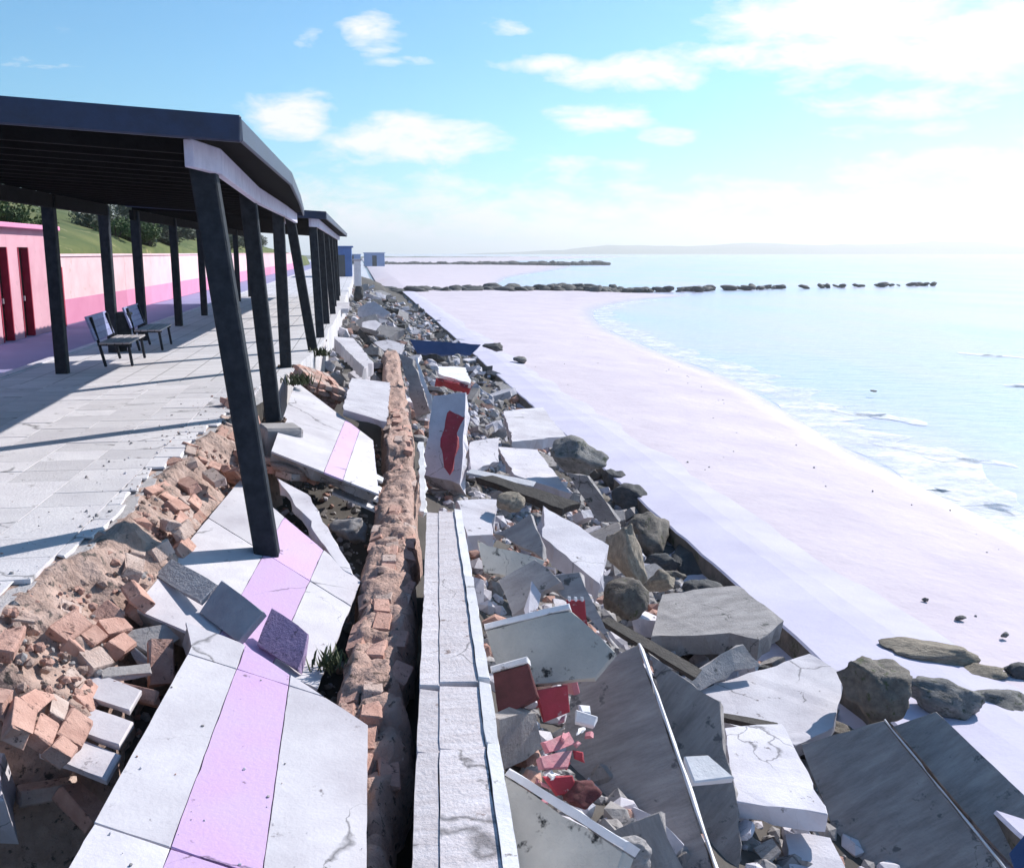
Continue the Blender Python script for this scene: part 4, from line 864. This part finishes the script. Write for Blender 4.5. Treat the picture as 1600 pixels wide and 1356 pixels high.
for i in range(20):         # hollow between promenade edge and brick strip
    y = 5 + 9 * rnd.random(); x = lerp(EDGE, y) + .7 + rnd.random() * max(.1, (lerp(BSX, y) - .3 - lerp(EDGE, y) - .8))
    mm = rnd.choice(('grey_concrete', 'pale_concrete', 'terracotta')); sz = rnd.uniform(.08, .17)
    where = 'under the nearest lilac slab' if y < 6.4 else 'by the slab of the nearest leaning post' if y < 9 else 'by the narrow white slab' if y < 11 else 'below the second leaning post'
    chunk(x, y, bank_z(x, y) + .08, sz, mm, ('small ' if sz < .12 else 'larger ') + {'grey_concrete': 'grey', 'pale_concrete': 'pale', 'terracotta': 'terracotta'}[mm] + ' loose chunk in the hollow ' + where, 'loose chunks in the hollow')
for i in range(112):        # far wreckage
    y = 20 + 62 * rnd.random() ** 1.25; x = lerp(EDGE, y) + .5 + rnd.random() * (5.3 - lerp(EDGE, y) - .4)
    mm = rnd.choice(('grey_concrete', 'pale_concrete', 'white_paving', 'pale_concrete', 'dark_slab', 'dark_rock'))
    s = rnd.uniform(.25, .85) * (1.0 if x < 3 else .8)
    chunk(x, y, bank_z(x, y) + .22 * s + .12, s, mm, {'grey_concrete': 'grey', 'pale_concrete': 'pale', 'white_paving': 'white', 'dark_slab': 'dark', 'dark_rock': 'blackish'}[mm] + ' broken slab in the far wreckage running along the shore', 'far broken slabs along the shore', .32)
ANCH = [(1.5, 7.0, 'the holed wall panel'), (1.8, 6.0, 'the white-edged dark slab'), (3.9, 9.7, 'the thick grey slab'), (4.2, 8.6, 'the round mossy boulder'), (2.2, 9.8, 'the tipped pinkish slab'), (2.1, 12.2, 'the dark timber beam'),
        (3.5, 19.6, 'the lavender lit slab'), (1.3, 14.6, 'the red patched panel'), (2.1, 24.6, 'the dark blue slab'), (4.1, 6.4, 'the largest sloping slab'), (3.0, 6.4, 'the pale thick slab'), (3.5, 14.3, 'the bluish boulder'), (1.3, 10.6, 'the parapet end'), (1.6, 17.2, 'the red capping block'), (2.8, 16.1, 'the pinkish lit slab'),
        (0, 52, 'the lone pillar'), (-.4, 30, 'the farther shelter'), (4.8, 40, 'the far apron edge'), (-.1, 22.7, 'the fourth post'), (2.5, 33, 'the rubble beyond the blue slab'), (2, 70, 'the blue cabin')]
for o in [o for o in COL.objects if o.name.startswith(('concrete_chunk', 'concrete_block')) and 'hollow' not in o['label']]:
    a = min(ANCH, key=lambda a: (a[0] - o.location.x) ** 2 + ((a[1] - o.location.y) * (.6 if a[1] > 20 else 1)) ** 2)
    z = 'small' if o.scale.x < (.19 if o.location.y < 27 and 'far ' not in o['label'] else .45) else 'larger'
    w = o['label'].split(); o['label'] = (z + ' ' + w[0] if w[0] != 'thick' else z + ' thick ' + w[1]) + (' broken slab near ' if 'far wreckage' in o['label'] else ' loose concrete chunk beside ') + a[2]
# fine rubble in the gaps
def rubble(n, region, smin, smax, seed, pick):
    rnd = random.Random(seed); bm = bmesh.new(); src = []
    for me in LOWROCKS:
        b = bmesh.new(); bmesh.ops.create_icosphere(b, subdivisions=1, radius=1)
        for v in b.verts: v.co = Vector((v.co.x * rnd.uniform(.7, 1.2), v.co.y * rnd.uniform(.6, 1.1), v.co.z * rnd.uniform(.5, 1)))
        src.append(([v.co.copy() for v in b.verts], [[v.index for v in f.verts] for f in b.faces])); b.free()
    verts = []; faces = []; mi = []
    for _ in range(n):
        x, y, z = region(rnd); s = smin + (smax - smin) * rnd.random() ** 2.5; vs, fs = src[rnd.randrange(6)]
        q = Matrix.Rotation(rnd.uniform(0, 6.3), 3, 'Z') @ Matrix.Rotation(rnd.uniform(0, 6.3), 3, 'X'); b0 = len(verts)
        verts += [(q @ c) * s + Vector((x, y, z)) for c in vs]; faces += [[i + b0 for i in f] for f in fs]; mi += [rnd.choice(pick)] * len(fs)
    me = bpy.data.meshes.new('rubble'); me.from_pydata(verts, [], faces)
    for m in ('pale_concrete', 'grey_concrete', 'terracotta', 'dark_slab', 'mortar', 'dark_wood'): me.materials.append(MATS[m])
    me.polygons.foreach_set('material_index', mi); return me
def reg1(r):
    y = 2.8 + 24 * r.random() ** 1.4; x = r.uniform(1.0, 5.0); return x, y, bank_z(x, y) + .01
def reg2(r):
    y = 3 + 14 * r.random() ** 1.2; x = lerp(EDGE, y) + .45 + r.random() * max(.1, lerp(BSX, y) - .2 - lerp(EDGE, y) - .5); return x, y, bank_z(x, y) + .01
def reg3(r):
    y = 20 + 60 * r.random() ** 1.3; e = lerp(EDGE, y); x = e + r.random() * (5.2 - e); return x, y, bank_z(x, y) + .03
def reg4(r):
    y = 4.8 + 11 * r.random(); x = lerp(EDGE, y) - .05 - abs(r.gauss(0, .35)); return x, y, .004
def reg5(r):
    while 1:
        px, py = r.uniform(120, 575), r.uniform(900, 1380)
        if py > 1010 + max(0, (px - 375) * .6) and px > 300 - (py - 1010) * .5: break
    d = ray(px, py); n, A = GRIT; p = CAM + d * ((A - CAM).dot(n) / d.dot(n)); return p.x, p.y, p.z + .004
def reg6(r):
    y = 4.9 + 8.3 * r.random(); t = r.random(); return EJ(y) + .02 + t * .55, y, -.07 - .46 * t ** 1.2 + r.uniform(-.02, .03)
def reg7(r):
    y = 3 + 60 * r.random() ** 1.6; t = r.random() if r.random() < .5 else min(.98, abs(r.gauss(.72, .03))); q = beach(t, y); return q[0], q[1], q[2] + .004
for i, (n, rg, a, b, l) in enumerate(((1100, reg6, .012, .05, 'crumbled brick bits on the broken promenade edge'), (130, reg7, .008, .035, 'bits of wrack and pebbles strewn on the sand'), (26, reg5, .003, .012, 'dark grit scattered on the nearest lilac striped slab'), (5400, reg1, .02, .18, 'small broken rubble among the seaward slabs'), (1300, reg2, .015, .08, 'small rubble in the hollow below the promenade edge'), (2000, reg3, .05, .30, 'far rubble along the wrecked shore'), (200, reg4, .005, .022, 'grit scattered on the promenade paving'))):
    tag(obj('rubble', rubble(n, rg, a, b, 50 + i, (2, 2, 2, 4, 4, 1) if i == 0 else (3, 3, 1, 5) if i == 1 else (0, 0, 1, 1, 2, 3))), l, 'rubble', kind='stuff')
# weeds at the posts
def tuft(loc, label, sc=1.0):
    rnd = random.Random(int(loc.y * 100)); bm = bmesh.new()
    for _ in range(90):
        a = rnd.uniform(0, 6.3); l = rnd.uniform(.05, .22) * sc; p = Vector((rnd.gauss(0, .1), rnd.gauss(0, .1), 0)) * sc; t = p + Vector((math.cos(a) * l * .6, math.sin(a) * l * .6, l)); s = Vector((-math.sin(a), math.cos(a), 0)) * .012 * sc
        q = [bm.verts.new(c) for c in (p - s, p + s, (p + t) / 2 + s * 1.6 + Vector((0, 0, .03 * sc)), t)]; bm.faces.new(q)
    o = obj('weed_tuft', fin(bm, 'weed', recalc=False), 'weed'); o.location = loc; tag(o, label, 'weed', 'weeds at the post feet')
tuft(at(502, 556, -.1), 'small green weed tuft at the foot of the fourth post'); tuft(at(512, 1040, -.62) , 'dark weed tuft beside the purple tile', .55); tuft(at(470, 600, 0), 'low weed tuft near the third leaning post')

# ------------------------------------------------------------------ groynes and headland
GR = []
for k in range(5): c = LOWROCKS[k].copy(); c.materials.append(MATS['dark_rock']); GR.append(c)
rnd = random.Random(61)
def groyne_y(x): return 120 + x * .33
for i in range(370):
    t = rnd.random() ** 1.3; x = 4 + t * 92
    if x > 40 and (rnd.random() < .15 + (x - 40) / 110 or noise.noise(Vector((x * .35, 0, 9))) > .28): continue
    y = groyne_y(x) + rnd.gauss(0, 2.4 if x < 34 else 1.0); s = rnd.uniform(.35, .95) * (1.45 if x < 34 else 1 if x < 60 else .75)
    o = obj('groyne_boulder', GR[rnd.randrange(5)]); o.location = (x, y, SEAZ + (.5 if x < 30 else .2) + s * .12); o.scale = (s * 1.7, s, s * .55); o.rotation_euler = (rnd.gauss(0, .2), rnd.gauss(0, .2), rnd.uniform(0, 6))
    tag(o, 'dark boulder in the low rock groyne running across the bay', 'boulder', 'boulders of the near groyne')
verts = []; faces = []
for i in range(330):
    x = 4 + rnd.random() ** 1.3 * 105; y = 400 + x * .3 + rnd.gauss(0, 4); s = rnd.uniform(.8, 2.2); b0 = len(verts); me = LOWROCKS[rnd.randrange(6)]
    verts += [Vector((v.co.x * s * 1.6, v.co.y * s, v.co.z * s * .7)) + Vector((x, y, SEAZ + .6)) for v in me.vertices]; faces += [[j + b0 for j in p.vertices] for p in me.polygons]
me = bpy.data.meshes.new('far'); me.from_pydata(verts, [], faces); tag(obj('far_groyne_rocks', me, 'dark_rock'), 'dark line of rocks far across the second bay', 'rocks', kind='stuff')
def head(i, k):
    t = k / 60; x = 350 + 3400 * t; y = 3600 - 500 * t; prof = (0, .55, 1.0, .5, 0)[i]
    h = (22 + 34 * max(0, noise.fractal(Vector((t * 5, 1, 2)), .9, 2, 4) + .35)) * min(1, t * 6) * prof
    return (x, y + (i - 2) * 160, SEAZ - 1 + h)
tag(obj('headland', gridmesh(range(5), range(61), head), 'headland'), kind='structure')
tag(obj('low_shore', gridmesh(range(5), range(41), lambda i, k: (-60 + 9 * k + 20 * (i - 2) * .2, 900 + k * 7 + (i - 2) * 25, SEAZ - .5 + (0, 2.5, 4, 2.5, 0)[i] * (1 - k / 42) * (.8 + .4 * noise.noise(Vector((k * .4, 0, 0)))))), 'headland'), kind='structure')

# ------------------------------------------------------------------ sea air
bm = bmesh.new(); addbox(bm, -420, 9100, -320, 9100, -5.2, 84); hz = obj('haze', fin(bm, 'haze')); tag(hz, kind='stuff')
hm = bpy.data.materials.new('haze'); hm.use_nodes = True; N = hm.node_tree.nodes; N.remove(N['Principled BSDF'])
pv = N.new('ShaderNodeVolumePrincipled'); pv.inputs['Color'].default_value = (.98, .985, 1, 1); pv.inputs['Density'].default_value = .0004; pv.inputs['Anisotropy'].default_value = .38
hm.node_tree.links.new(pv.outputs[0], N['Material Output'].inputs['Volume']); hz.data.materials.append(hm)

import os
if os.environ.get('DIAG'):
    for d in DIAG: print('SLAB', d)
